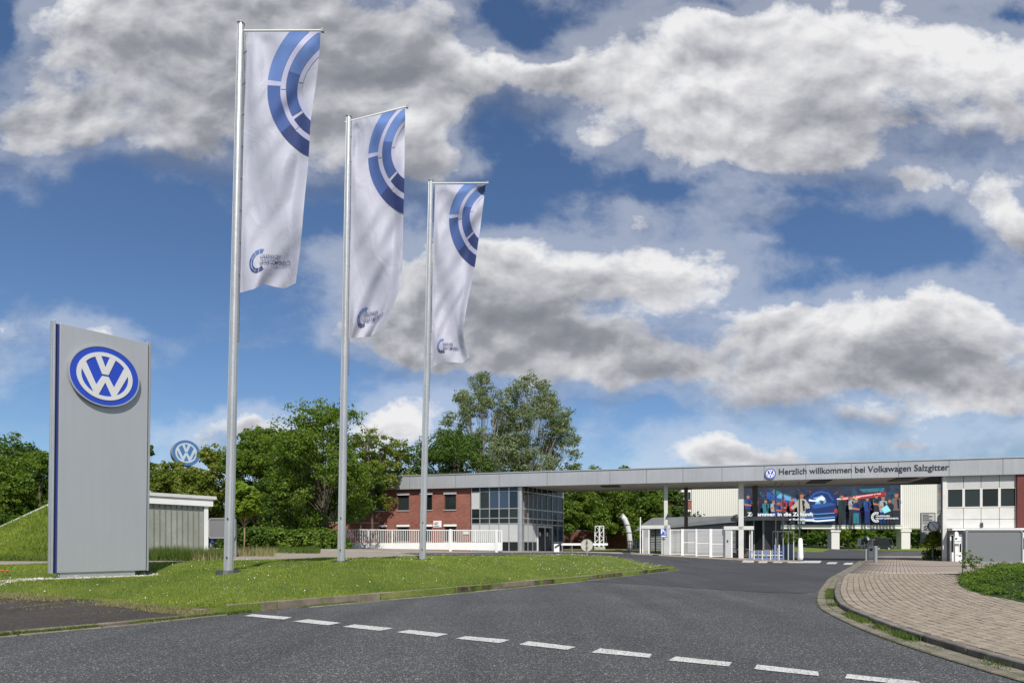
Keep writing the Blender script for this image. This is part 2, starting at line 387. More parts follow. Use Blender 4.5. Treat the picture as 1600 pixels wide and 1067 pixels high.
V_POLY = [(-.30, .63), (-.13, .68), (0, .30), (.13, .68), (.30, .63), (.09, .06), (-.09, .06)]
W_POLY = [(-.66, .16), (-.545, .40), (-.25, -.32), (-.09, .0), (.09, .0), (.25, -.32), (.545, .40), (.66, .16), (.31, -.61), (.19, -.65), (0, -.20), (-.19, -.65), (-.31, -.61)]
def emblem(parent, fr, R, blue, white, chrome, t=0.05, name='emblem', n=64):
    """round emblem: chrome rim, blue disc, white ring, white V over W"""
    e = bpy.data.objects.new(name, None); COL.objects.link(e); e.parent = parent; e.location = fr.o-absloc(parent)
    q = lambda x, y, z: fr(x*R, y, z*R)
    m = MB(); m.annulus(q, .965, 1.0, 0, -t, n); obj('rim', m, chrome, e)
    m = MB(); m.disc(q, .965, 0, -t*0.85, n); obj('blue_disc', m, blue, e)
    m = MB(); m.annulus(q, .66, .79, -t*0.86, -t*1.05, n); obj('ring', m, white, e)
    m = MB(); m.prism(V_POLY, q, -t*0.86, -t*1.04); obj('letter', m, white, e)
    m = MB(); m.prism(W_POLY, q, -t*0.86, -t*1.04); obj('letter', m, white, e)
    return e

# ------------------------------------------------------------------ ground materials
def asphalt(name, dark, mid, speck, amount, brown=None, sc=1.0):
    t = NT(name); big = t.noise(0.35, 5, 0.6); med = t.noise(5, 4, 0.6); g2 = t.noise(22*sc, 4, 0.8)
    v = t.nd('ShaderNodeTexVoronoi'); t.L.new(t.co(), v.inputs['Vector']); v.inputs['Scale'].default_value = 70*sc; v.inputs['Randomness'].default_value = 1
    sepc = t.nd('ShaderNodeSeparateColor'); t.L.new(v.outputs['Color'], sepc.inputs[0])
    gr = t.noise(55*sc, 2, 0.7)
    base = t.ramp(gr, [(0.34, dark), (0.5, mid), (0.68, tuple(x*1.75 for x in mid))])
    stone = t.math('GREATER_THAN', sepc.outputs[0], 1-amount)
    near = t.math('LESS_THAN', v.outputs['Distance'], 0.46)
    col = t.mix(t.math('MULTIPLY', stone, near), base, t.mix(sepc.outputs[1], tuple(x*0.45 for x in speck), speck))
    col = t.mix(t.ramp(big, [(0.36, (0, 0, 0)), (0.66, (1, 1, 1))]), col, t.mix(1, col, brown or (0.78, 0.78, 0.8), 'MULTIPLY'))
    col = t.mix(t.ramp(med, [(0.3, (0.35,)*3), (0.55, (0, 0, 0))]), col, t.mix(1, col, (0.6, 0.6, 0.6), 'MULTIPLY'))
    col = t.mix(t.ramp(g2, [(0.36, (0.75,)*3), (0.52, (0, 0, 0))]), col, t.mix(1, col, (0.45, 0.45, 0.45), 'MULTIPLY')); col = t.mix(t.ramp(g2, [(0.54, (0, 0, 0)), (0.70, (0.7,)*3)]), col, t.mix(1, col, (2.1, 2.1, 2.05), 'MULTIPLY'))
    mpv = t.vmath('MULTIPLY', t.co(), (1.1, 0.10, 1)); tyre = t.noise(1.0, 3, 0.5, v=mpv, dist=0.6)
    col = t.mix(t.ramp(tyre, [(0.40, (0.55,)*3), (0.54, (0, 0, 0))]), col, t.mix(1, col, (0.72, 0.72, 0.73), 'MULTIPLY')); col = t.mix(t.ramp(tyre, [(0.56, (0, 0, 0)), (0.68, (0.5,)*3)]), col, t.mix(1, col, (1.3, 1.3, 1.28), 'MULTIPLY'))
    t.bump(t.math('ADD', gr, t.math('MULTIPLY', v.outputs['Distance'], -0.6)), 0.55, 0.012)
    return t.fin(col, 0.82, 0.0, 0.35)
M_road = asphalt('asphalt_coarse', (0.027, 0.028, 0.029), (0.066, 0.068, 0.070), (0.42, 0.42, 0.40), 0.17, sc=1.0)
M_road2 = asphalt('asphalt_smooth', (0.032, 0.033, 0.036), (0.056, 0.057, 0.061), (0.16, 0.16, 0.16), 0.03, sc=1.1)
M_apron = asphalt('asphalt_old', (0.022, 0.019, 0.016), (0.052, 0.044, 0.038), (0.22, 0.19, 0.15), 0.05, brown=(0.72, 0.66, 0.6), sc=0.8)
def concretish(name, c, var=0.25, moss=None, b=0.35):
    t = NT(name); r = t.island(); a = t.noise(3, 6, 0.65); f = t.noise(45, 3, 0.6)
    col = t.ramp(a, [(0.3, tuple(x*(1-var) for x in c)), (0.7, tuple(x*(1+var) for x in c))])
    col = t.mix(t.math('MULTIPLY', r, 0.75), col, t.mix(1, col, (0.72, 0.70, 0.67), 'MULTIPLY'))
    if moss: col = t.mix(t.ramp(t.noise(2.2, 6, 0.7), [(0.50, (0, 0, 0)), (0.66, (0.75,)*3)]), col, moss)
    col = t.mix(t.math('MULTIPLY', f, 0.5), col, t.mix(1, col, (0.6, 0.6, 0.6), 'MULTIPLY'))
    t.bump(f, b, 0.01); return t.fin(col, 0.88, 0.0, 0.2)
M_kerb = concretish('kerb_concrete', (0.215, 0.18, 0.14), 0.3, (0.09, 0.10, 0.045))
M_kerb_dark = concretish('kerb_concrete_weathered', (0.20, 0.185, 0.165), 0.35, (0.05, 0.055, 0.03))
M_gutter = concretish('gutter_stone', (0.20, 0.185, 0.145), 0.3, (0.11, 0.12, 0.055))
M_path = concretish('path_concrete', (0.30, 0.265, 0.225), 0.2)
M_paver = concretish('paver_clay', (0.305, 0.258, 0.205), 0.26, None, 0.25)
M_joint = concretish('joint_sand', (0.125, 0.105, 0.078), 0.4, (0.06, 0.07, 0.03))
def grassbase(name, a, b, c):
    t = NT(name); n = t.noise(1.1, 6, 0.65); f = t.noise(22, 5, 0.75)
    col = t.mix(t.ramp(n, [(0.35, (0, 0, 0)), (0.65, (1, 1, 1))]), t.ramp(f, [(0.3, tuple(x*0.45 for x in a)), (0.7, a)]), t.ramp(f, [(0.3, tuple(x*0.5 for x in b)), (0.7, b)]))
    col = t.mix(t.ramp(t.noise(0.7, 5, 0.6), [(0.58, (0, 0, 0)), (0.75, (0.8,)*3)]), col, c)
    t.bump(f, 0.9, 0.05); return t.fin(col, 0.9, 0, 0.15)
M_soil = grassbase('grass_soil', (0.10, 0.155, 0.026), (0.16, 0.20, 0.038), (0.22, 0.20, 0.085))
M_lawnfar = grassbase('grass_far', (0.12, 0.17, 0.025), (0.18, 0.22, 0.04), (0.20, 0.19, 0.07))
M_grass = leafmat('grass_blade', [(0.040, 0.085, 0.010), (0.14, 0.215, 0.024), (0.25, 0.33, 0.042), (0.42, 0.45, 0.10)], 0.42, 0.6)
M_weed = leafmat('weed_blade', [(0.05, 0.095, 0.015), (0.10, 0.15, 0.028), (0.15, 0.18, 0.045)], 0.35)
M_straw = leafmat('dry_grass', [(0.17, 0.16, 0.06), (0.30, 0.25, 0.13), (0.14, 0.17, 0.05), (0.36, 0.31, 0.19)], 0.3)
def marking():
    t = NT('road_paint'); n = t.noise(70, 4, 0.8); b = t.noise(1.3, 2)
    wear = t.ramp(t.math('ADD', n, t.math('MULTIPLY', b, 0.10)), [(0.47, (0.07, 0.07, 0.072)), (0.55, (0.52, 0.52, 0.50)), (0.80, (0.70, 0.70, 0.68))])
    t.bump(n, 0.3, 0.01); return t.fin(wear, 0.75)
M_paint = marking()

# ------------------------------------------------------------------ ground
road = drape('road', [(-95, -8), (95, -8), (95, 175), (-95, 175)], lambda x, y: Zt(x, y), 1.25, M_road, kind='structure')
# finer sheet of smoother asphalt beyond the seam, following the slope towards the gate
drape('road_beyond_seam', [G0(905, 908.5), G0(981, 912), G0(1060, 917), G0(1183, 925), G0(1250, 927.2), G0(1276, 925), G0(1300, 904.5), (20.5, 38), (36, 64), (60, 100), (75, 170), (-20, 170), (-40, 60), (-6, 42), (-6, 30.5), (3, 32), (6.5, 31.5), (7.6, 29.4)],
      lambda x, y: Zt(x, y)+0.006, 1.2, M_road2, kind='structure')
sm_pts = smooth_seam = [G0(905, 908.5), G0(981, 912), G0(1060, 917), G0(1183, 925), G0(1250, 927.2)]
ms = MB()
for a, b in zip(sm_pts[:-1], sm_pts[1:]):
    k = 14
    for i in range(k):
        if random.random() < .55: continue
        p, q = a.lerp(b, i/k), a.lerp(b, (i+random.uniform(.4, 1))/k); w = random.uniform(.015, .05)
        ms.add([(p.x, p.y-w, zt(p.x, p.y)+.012), (q.x, q.y-w, zt(q.x, q.y)+.012), (q.x, q.y+w, zt(q.x, q.y)+.012), (p.x, p.y+w, zt(p.x, p.y)+.012)], [(0, 1, 2, 3)])
sm_ = obj('seam_residue', ms, M_kerb, kind='stuff', label='pale broken residue along the seam between two asphalt surfaces')
apron = [(-40, 2), (-12, 5.6), G0(0, 989), G0(200, 973), G0(300, 964.5), G0(352, 960), (-4.95, 10.95), (-5.6, 11.25), (-7.07, 12.5), (-8.7, 13.3), (-10.8, 13.6), (-14, 13.7), (-40, 13.2)]
drape('old_asphalt_apron', [(-40, -6), (-14, -3)]+[G0(0, 990), G0(200, 974), G0(300, 965)]+apron[5:], lambda x, y: 0.02+0.0*x+0.14*sm((y-11)/3)*sm((-7.5-x)/4), 0.6, M_apron, kind='structure')
front = [tuple(p) for p in EDGE[6:15]]
lawn_poly = [(-60, 13)]+[tuple(p) for p in EDGE[2:15]]+[tuple(p) for p in BACK[1:8]]+[(-60, 17.5)]
lawn = drape('lawn_soil', lawn_poly, Zl, 0.35, M_soil, skirt=0.4, kind='structure')
drape('path', [tuple(p) for p in BACK[4:8][::-1]]+[(-5.3, 26.7), (-2, 28.4), (-6.5, 36), (-16, 37), (-15, 30), (-14, 25), (-17, 22.4), (-60, 21.4), (-60, 17.5)], lambda x, y: np.maximum(Zt(x, y)+0.012, 0.61), 0.8, M_path, kind='structure')
drape('forecourt_pavement', [(-16, 37), (-6.5, 36), (-1.5, 45), (3.4, 46.6), (8.0, 46.0), (8.4, 49), (-3, 51), (-22, 53), (-24, 46)], lambda x, y: Zt(x, y)+0.03, 1.0, M_path, skirt=0.2, kind='structure')
def Zback(x, y): return np.maximum(Zt(x, y)+0.03, 0.64)
backlawn = drape('back_lawn', [(-60, 21.4), (-17, 22.4), (-14, 25), (-15, 30), (-16, 37), (-24, 46), (-30, 60), (-45, 172), (-94, 172), (-94, 20)], Zback, 1.6, M_lawnfar, skirt=0.5, kind='structure')
drape('lawn_behind_gate', [(2, 64), (8, 60), (19, 60), (40, 92), (58, 125), (60, 150), (20, 150), (-10, 90)], lambda x, y: Zt(x, y)+0.05, 3, M_lawnfar, skirt=0.2, kind='structure')
drape('verge_left_of_road', [(PX(1150, 84), 84), (PX(1284, 92), 92), (PX(1297, 142), 142), (PX(1160, 142), 142)], lambda x, y: Zt(x, y)+0.07, 3, M_lawnfar, skirt=0.2, kind='structure')
drape('verge_beyond_bridge', [(72, 120), (95, 120), (95, 174), (80, 174)], lambda x, y: Zt(x, y)+0.05, 6, M_lawnfar, skirt=0.2, kind='structure')
drape('verge_right', [(46, 72), (60, 68), (66, 92), (62, 118), (80, 118), (94, 118), (94, 60), (70, 56)], lambda x, y: 0*x+0.10, 3, M_lawnfar, skirt=0.2, kind='structure')
mb = MB(); n = 90
for i in range(n):
    pass
drape('ground', [(-1500, -600), (1500, -600), (1500, 2200), (-1500, 2200)], lambda x, y: 0*x-0.35, 200, M_lawnfar, kind='structure')

# ---------------- pavement of clay pavers on the right, its kerb and gutter
def smooth_line(P, ds=0.1, it=60):
    P = np.array([tuple(q)[:2] for q in P], float); seg = np.hypot(*np.diff(P, axis=0).T); s = np.r_[0, np.cumsum(seg)]
    t = np.arange(0, s[-1], ds); Q = np.c_[np.interp(t, s, P[:, 0]), np.interp(t, s, P[:, 1])]
    for _ in range(it):
        Q[1:-1] = 0.25*Q[:-2]+0.5*Q[1:-1]+0.25*Q[2:]
    return Q
K2 = smooth_line([(5.15, -6), (4.78, 1), (4.72, 4), (4.78, 5.97), (4.87, 6.8), (5.02, 8.0), (5.34, 9.35), (5.97, 11.65), (6.86, 13.6), (7.95, 15.8), (11.05, 21.6), (18.0, 33.3), (21.9, 40), (34.7, 62), (57, 100)], 0.1, 90)
def normals(Q):
    T = np.gradient(Q, axis=0); T /= np.linalg.norm(T, axis=1)[:, None]; return T, np.c_[T[:, 1], -T[:, 0]]     # right-hand side
T2, N2 = normals(K2)
KH = 0.09
def offset_line(off, a=0, b=None):
    return (K2+N2*off)[a:b]
def stones(name, Q, w0, w1, z0, z1, L, mat, parent, zf=None, gap=0.008, limit=300, jit=0.004, side=None):
    """a row of separate stones along a line; each stone is an object of its own"""
    T, Nn = normals(Q); seg = np.r_[0, np.cumsum(np.hypot(*np.diff(Q, axis=0).T))]; k = 0; s = 0.0
    while s+L < seg[-1] and k < limit:
        mb = MB(); ss_ = [s+gap, s+L*0.5, s+L-gap]; dz = random.uniform(-jit, jit)
        pts = []
        for q in ss_:
            c = np.array([np.interp(q, seg, Q[:, 0]), np.interp(q, seg, Q[:, 1])]); nn = np.array([np.interp(q, seg, Nn[:, 0]), np.interp(q, seg, Nn[:, 1])])
            a = c+nn*w0; b = c+nn*w1; zz = zf(c[0], c[1]) if zf else 0.0
            pts.append([(a[0], a[1], zz+z0), (b[0], b[1], zz+z0), (b[0], b[1], zz+z1+dz), (a[0], a[1], zz+z1+dz)])
        vs = [p for r in pts for p in r]; fs = [(3, 2, 1, 0), (8, 9, 10, 11)]
        for i in (0, 4):
            for j in range(4): fs.append((i+j, i+(j+1) % 4, i+4+(j+1) % 4, i+4+j))
        mb.add(vs, fs); me = mb.mesh(name, mat)
        o = bpy.data.objects.new(name, me); COL.objects.link(o); o.parent = parent
        bv = o.modifiers.new('bevel', 'BEVEL'); bv.width = 0.012; bv.segments = 1
        s += L; k += 1
i0 = int(np.argmin(np.abs(K2[:, 1]-2.0))); i1 = int(np.argmin(np.abs(K2[:, 1]-60.0)))
mk = MB(); a = offset_line(0.01, i0, i1); b = offset_line(0.10, i0, i1)
for i in range(0, len(a)-6, 5):
    j = i+5; mk.add([(a[i][0], a[i][1], 0.0), (b[i][0], b[i][1], 0.0), (b[i][0], b[i][1], KH-0.012), (a[i][0], a[i][1], KH-0.012), (a[j][0], a[j][1], 0.0), (b[j][0], b[j][1], 0.0), (b[j][0], b[j][1], KH-0.012), (a[j][0], a[j][1], KH-0.012)],
                [(3, 2, 6, 7), (0, 3, 7, 4)])
kerb_r = obj('pavement_kerb', mk, M_joint, kind='structure')
stones('kerb_stone', offset_line(0.0, i0, i1), 0.0, 0.115, -0.05, KH, 0.98, M_kerb_dark, kerb_r, limit=80)
mg = MB(); a = offset_line(-0.36, i0, i1); b = offset_line(0.0, i0, i1)
for i in range(0, len(a)-6, 5):
    j = i+5; mg.add([(a[i][0], a[i][1], 0.010), (a[j][0], a[j][1], 0.010), (b[j][0], b[j][1], 0.010), (b[i][0], b[i][1], 0.010)], [(3, 2, 1, 0)])
gut = obj('gutter', mg, M_joint, kind='structure')
stones('gutter_stone', offset_line(-0.35, i0, i1), 0.0, 0.165, -0.03, 0.020, 0.33, M_gutter, gut, limit=140)
stones('gutter_stone', offset_line(-0.18, i0, i1), 0.0, 0.165, -0.03, 0.018, 0.33, M_gutter, gut, limit=140)
# pavers
row, L = 0.145, 0.25
allb = []
for r in range(60):
    off = 0.125+row*(r+0.5); P = K2+N2*off; seg = np.hypot(*np.diff(P, axis=0).T); base = np.hypot(*np.diff(K2, axis=0).T)
    s = np.r_[0, np.cumsum(seg)]; ok = np.r_[seg/base > 0.25, True]
    t = np.arange((r % 2)*L/2, s[-1], L)
    X = np.interp(t, s, P[:, 0]); Y = np.interp(t, s, P[:, 1]); TX = np.interp(t, s, T2[:, 0]); TY = np.interp(t, s, T2[:, 1]); OK = np.interp(t, s, ok.astype(float)) > 0.9
    m = OK & (Y > 2.0) & (Y < 24.0)
    allb.append(np.c_[X[m], Y[m], TX[m], TY[m]])
B = np.concatenate(allb); B[:, 2:] /= np.linalg.norm(B[:, 2:], axis=1)[:, None]
scr = 800+F*B[:, 0]/B[:, 1]; scy = HY+F*(HC-KH)/B[:, 1]
inview = (scr < 1610) & (scy < 1075)
order = np.argsort(np.where(inview, B[:, 1], 1e6)); near = order[:290]; rest = order[290:]
bed = obj('pavement_bed', MB(), M_joint, kind='structure')
pav_poly = [tuple(p) for p in offset_line(0.11, i0, int(np.argmin(np.abs(K2[:, 1]-24.0))))[::6]]+[(30, 24), (30, 2)]
bpy.data.objects.remove(bed)
bed = drape('pavement', pav_poly, lambda x, y: 0*x+KH-0.010, 1.2, M_joint, kind='structure')
l2, w2 = L/2-0.004, row/2-0.005
bm_ = MB(); e = 0.006
bm_.add([(-l2, -w2, -0.02), (l2, -w2, -0.02), (l2, w2, -0.02), (-l2, w2, -0.02), (-l2+e*.3, -w2+e*.3, -e), (l2-e*.3, -w2+e*.3, -e), (l2-e*.3, w2-e*.3, -e), (-l2+e*.3, w2-e*.3, -e), (-l2+e*1.5, -w2+e*1.5, 0), (l2-e*1.5, -w2+e*1.5, 0), (l2-e*1.5, w2-e*1.5, 0), (-l2+e*1.5, w2-e*1.5, 0)],
        [(0, 1, 5, 4), (1, 2, 6, 5), (2, 3, 7, 6), (3, 0, 4, 7), (4, 5, 9, 8), (5, 6, 10, 9), (6, 7, 11, 10), (7, 4, 8, 11), (8, 9, 10, 11)])
pm = bm_.mesh('paving_brick', M_paver)
for i in near:
    x, y, tx, ty = B[i]; o = bpy.data.objects.new('paving_brick', pm); COL.objects.link(o); o.parent = bed
    o.location = (x, y, KH+random.uniform(-0.003, 0.003)); o.rotation_euler = (random.gauss(0, 0.008), random.gauss(0, 0.006), math.atan2(ty, tx))
tv = np.array([[-l2, -w2, 0], [l2, -w2, 0], [l2, w2, 0], [-l2, w2, 0]]); lo = tv.copy(); lo[:, 2] = -0.012
R_ = B[rest]; n = len(R_); zj = KH+rng.uniform(-.003, .003, n)
def place(tp):
    X = R_[:, 0, None]+tp[None, :, 0]*R_[:, 2, None]-tp[None, :, 1]*R_[:, 3, None]
    Y = R_[:, 1, None]+tp[None, :, 0]*R_[:, 3, None]+tp[None, :, 1]*R_[:, 2, None]
    return np.stack([X, Y, zj[:, None]+np.broadcast_to(tp[None, :, 2], X.shape)], -1)
top = place(tv*np.array([.97, .95, 1])); low = place(lo)
V = np.concatenate([top, low], 1).reshape(-1, 3)
me = bpy.data.meshes.new('paving_bricks'); idx = np.array([[0, 1, 2, 3], [4, 5, 1, 0], [5, 6, 2, 1], [6, 7, 3, 2], [7, 4, 0, 3]])
Fi = (np.arange(n)[:, None, None]*8+idx[None]).reshape(-1, 4)
me.from_pydata(V.tolist(), [], Fi.tolist()); me.materials.append(M_paver)
o = bpy.data.objects.new('paving_bricks', me); COL.objects.link(o); o.parent = bed; o['kind'] = 'stuff'
# beyond the last separate pavers the same pattern carries on as material
def pave_far():
    t = NT('paver_far'); br = t.nd('ShaderNodeTexBrick'); mp = t.nd('ShaderNodeMapping'); t.L.new(t.co(), mp.inputs[0]); mp.inputs['Rotation'].default_value = (0, 0, -math.radians(59)); t.L.new(mp.outputs[0], br.inputs[0])
    br.inputs['Color1'].default_value = (0.36, 0.305, 0.26, 1); br.inputs['Color2'].default_value = (0.30, 0.255, 0.215, 1); br.inputs['Mortar'].default_value = (0.12, 0.10, 0.08, 1)
    br.inputs['Scale'].default_value = 1; br.inputs['Brick Width'].default_value = 0.25; br.inputs['Row Height'].default_value = 0.145; br.inputs['Mortar Size'].default_value = 0.012
    col = t.mix(t.ramp(t.noise(0.5, 5, 0.6), [(0.35, (0, 0, 0)), (0.65, (1, 1, 1))]), br.outputs[0], t.mix(1, br.outputs[0], (0.8, 0.79, 0.77), 'MULTIPLY'))
    return t.fin(col, 0.85, 0, 0.2)
far_pts = [tuple(p) for p in offset_line(0.11, int(np.argmin(np.abs(K2[:, 1]-24.0))), int(np.argmin(np.abs(K2[:, 1]-60.0))))[::10]]
drape('pavement_by_gatehouse', far_pts+[(60, 56), (60, 24)], lambda x, y: 0*x+KH-0.002, 2.0, pave_far(), skirt=0.05, kind='structure')
dr = MB(); f_, L_ = frame2((18.2, 33.0), (27, 30.5)); dr.box(0, L_, -0.05, 0.06, KH, KH+0.012, f_); obj('drain_channel', dr, pmat('drain_iron', (0.07, 0.055, 0.045), 0.7), kind='structure')

# kerb of the lawn
kq = smooth_line(front+[(7.55, 29.6), (7.2, 30.8), (5.6, 31.6)], 0.1, 12)
kl = MB(); Tn, Nn = normals(kq)
a = kq; b = kq-Nn*0.10
for i in range(0, len(a)-6, 5):
    j = i+5; h = [0.0 if q < 8 else 1.0 for q in (i, j)]
    kl.add([(a[i][0], a[i][1], -0.02), (a[j][0], a[j][1], -0.02), (b[j][0], b[j][1], 0.10), (b[i][0], b[i][1], 0.10)], [(0, 1, 2, 3)])
kerb_l = obj('lawn_kerb', kl, M_joint, kind='structure')
kst = int(0.8/0.1)
stones('kerb_stone', kq[kst:], -0.13, 0.0, -0.06, 0.155, 0.98, M_kerb, kerb_l, zf=lambda x, y: zt(x, y)*0.9, jit=0.008)
stones('kerb_stone', kq[:kst+1], -0.13, 0.0, -0.06, 0.07, 0.6, M_kerb, kerb_l, limit=1)
edge_l = smooth_line([(-14, -4), (-12, 1.6), G0(0, 995), G0(200, 977), G0(340, 962), (-4.55, 11.25)], 0.1, 8)
strip = MB(); aa, nn = normals(edge_l)
a = edge_l-nn*0.24; b = edge_l
for i in range(0, len(a)-6, 5):
    j = i+5; strip.add([(a[i][0], a[i][1], 0.015), (b[i][0], b[i][1], 0.015), (b[j][0], b[j][1], 0.015), (a[j][0], a[j][1], 0.015)], [(0, 1, 2, 3)])
es = obj('edging', strip, M_joint, kind='structure')
stones('edging_stone', edge_l, -0.24, -0.12, -0.03, 0.045, 0.98, M_kerb, es)
stones('edging_stone', edge_l, -0.02, 0.06, -0.03, 0.014, 0.98, M_gutter, es)
el2 = kq[24:]
stones('edging_stone', el2, 0.10, 0.20, -0.03, 0.012, 0.98, M_gutter, kerb_l, limit=30)

# lane dashes measured on the photograph (corner points on the road plane)
DASH = [((394.6, 959.9), (456.4, 964.8), (443.5, 968.5), (381.7, 962.8)), ((480.9, 968), (533, 973.7), (512.5, 977.4), (457.3, 971.4)), ((554, 976), (614.6, 982), (594.4, 986), (535, 979.7)),
        ((639, 984.6), (700.8, 991.2), (682, 995.5), (619.4, 988.3)), ((728, 994.4), (797, 1000.4), (780, 1005.3), (712.3, 998.4)), ((826, 1002.4), (900, 1011.3), (886.4, 1015.9), (810.8, 1007.6)),
        ((938, 1013.6), (1018.6, 1022.5), (1015, 1028.3), (923.7, 1020)), ((1056, 1026.3), (1143.6, 1035.5), (1138.8, 1042), (1044.5, 1032.6)), ((1183, 1039), (1278, 1050), (1279.5, 1057), (1178, 1046)),
        ((1324, 1054), (1435, 1065.6), (1442, 1073.5), (1320, 1060.5)), ((1482, 1071), (1600, 1084), (1612, 1093), (1480, 1078))]
for q in DASH:
    m = MB(); p = [G0(a, b, 0.0) for a, b in q]; c = sum(p, Vector())/4
    m.add([(v.x, v.y, zt(v.x, v.y)+0.007) for v in p], [(3, 2, 1, 0)]); obj('lane_dash', m, M_paint, road)
for x0, x1, y0, y1 in ((1160, 1180, 876.5, 880.5), (1185, 1201, 877, 880.5), (1208, 1225, 877, 880), (1231, 1284, 876.5, 880), (1291.5, 1309, 878.8, 881.6), (1318, 1334, 879.6, 882.6)):
    m = MB(); p = [G0(x0+3, y0), G0(x1, y0), G0(x1-3, y1), G0(x0-1, y1)]
    m.add([(v.x, v.y, zt(v.x, v.y)+0.014) for v in p], [(3, 2, 1, 0)]); obj('crossing_stripe', m, M_paint, road)
for k in range(5):
    m = MB(); d = 128; x0 = PX(1310+k*11, d)
    m.add([(x0, d, zt(x0, d)+0.02), (x0+1.0, d, zt(x0, d)+0.02), (x0+1.0, d+4, zt(x0, d)+0.02), (x0, d+4, zt(x0, d)+0.02)], [(0, 1, 2, 3)]); obj('crossing_stripe', m, M_paint, road)
m = MB()
for px0, px1, py0, py1, dd in ((560, 690, 865.5, 866.5, 41), (840, 905, 869, 870, 39)):
    pass
wl = [(-9.5, 36.2), (-4.0, 35.2), (2.0, 38.4), (6.2, 39.0)]
for a, b in zip(wl[:-1], wl[1:]):
    m.add([(a[0], a[1], zt(*a)+0.016), (b[0], b[1], zt(*b)+0.016), (b[0], b[1]+0.25, zt(*b)+0.018), (a[0], a[1]+0.25, zt(*a)+0.018)], [(0, 1, 2, 3)])
obj('edge_line', m, M_paint, road)

# ---------------- grass and weeds
def blades(n_or_pts, poly, dens, hmin, hmax, w, zf, name, mat, parent=None, keep=None, lean=0.45):
    A = np.array([q[:2] for q in poly]); x0, y0 = A.min(0); x1, y1 = A.max(0)
    X = rng.uniform(x0, x1, n_or_pts); Y = rng.uniform(y0, y1, n_or_pts)
    k = inpoly(X, Y, [tuple(q) for q in A]) & (rng.random(n_or_pts) < dens(X, Y)); X, Y = X[k], Y[k]
    if keep is not None: k = keep(X, Y); X, Y = X[k], Y[k]
    n = len(X); Z = zf(X, Y); a = rng.uniform(0, 2*np.pi, n); h = rng.uniform(hmin, hmax, n)*(0.75+0.5*(np.sin(X*2.1)*np.cos(Y*1.7)*.5+.5))
    la = rng.uniform(0, 2*np.pi, n); ll = h*rng.uniform(0.1, lean*2, n)
    cx, cy = np.cos(a)*w*rng.uniform(.6, 1.3, n), np.sin(a)*w
    V = np.stack([np.c_[X-cx, Y-cy, Z-0.01], np.c_[X+cx, Y+cy, Z-0.01], np.c_[X+np.cos(la)*ll, Y+np.sin(la)*ll, Z+h]], 1).reshape(-1, 3)
    return obj(name, npmesh(name, V, 3, mat), mat, kind='stuff')
lp = [tuple(p) for p in np.array([(-15, 13.6)]+[tuple(p) for p in EDGE[3:15]]+[tuple(p) for p in BACK[1:8]])]
g = blades(1000000, lp, lambda x, y: np.clip((12.0/y)**1.4, 0, 1)*0.95*np.clip(.62+.30*np.sin(x*1.9+1.3*np.sin(y*1.1))*np.sin(y*1.6+np.sin(x*.8))+.22*np.sin(x*5.3+2*np.sin(y*3.1))*np.sin(y*4.7), .12, 1), 0.022, 0.055, 0.0065, Zl, 'grass', M_grass, keep=lambda x, y: (sdist(x, y, EDGE) > 0.05+0.1*rng.random(x.shape)) & ~inpoly(x+rng.normal(0, .08, x.shape), y+rng.normal(0, .08, x.shape), [(-12.1, 14.75), (-10.9, 14.45), (-9.0, 16.35), (-9.5, 17.2), (-11.1, 15.4)]))
g['label'] = 'short bright green grass covering the raised lawn around the flagpoles'
def near_line(n, Q, w0, w1, zf, hmin, hmax, name, mat, label, clump=0.5, wd=0.006):
    T, Nn = normals(Q); i = rng.integers(0, len(Q), n); ph = rng.uniform(0, 6.28, 4)
    c = np.sin(i*0.1*1.1+ph[0])+np.sin(i*0.1*2.9+ph[1])+0.8*np.sin(i*0.1*7.1+ph[2]); k = (c+rng.normal(0, .5, n)) > clump; i = i[k]; n = len(i)
    t = rng.uniform(w0, w1, n); X = Q[i, 0]+Nn[i, 0]*t+rng.normal(0, .02, n); Y = Q[i, 1]+Nn[i, 1]*t+rng.uniform(-.06, .06, n)
    Z = zf(X, Y); h = rng.uniform(hmin, hmax, n); a = rng.uniform(0, 6.28, n); la = rng.uniform(0, 6.28, n); ll = h*rng.uniform(.2, 1.2, n)
    V = np.stack([np.c_[X-np.cos(a)*wd, Y-np.sin(a)*wd, Z-.005], np.c_[X+np.cos(a)*wd, Y+np.sin(a)*wd, Z-.005], np.c_[X+np.cos(la)*ll, Y+np.sin(la)*ll, Z+h]], 1).reshape(-1, 3)
    o = obj(name, npmesh(name, V, 3, mat), mat, kind='stuff', label=label); return o
near_line(26000, kq, 0.0, 0.14, lambda x, y: Zt(x, y)+0.0, 0.01, 0.05, 'weeds', M_weed, 'weeds and moss in the gutter below the lawn kerb', 0.6)
near_line(22000, kq, -0.30, -0.10, lambda x, y: 0*x+0.125, 0.02, 0.07, 'grass_fringe', M_grass, 'ragged grass fringe hanging over the lawn kerb', -1.0)
near_line(30000, edge_l, -0.14, 0.0, lambda x, y: 0*x+0.01, 0.01, 0.06, 'weeds', M_weed, 'green weeds between the two edging strips of the old asphalt', -0.8)
near_line(26000, K2[i0:int(np.argmin(np.abs(K2[:, 1]-17.0)))], -0.16, -0.01, lambda x, y: 0*x+0.01, 0.01, 0.075, 'weeds', M_weed, 'weeds growing along the foot of the right kerb', 0.5)
near_line(5000, K2[i0:int(np.argmin(np.abs(K2[:, 1]-14.0)))], -0.36, -0.1, lambda x, y: 0*x+0.012, 0.008, 0.03, 'moss', M_weed, 'moss tufts in the joints of the right gutter', 1.2)
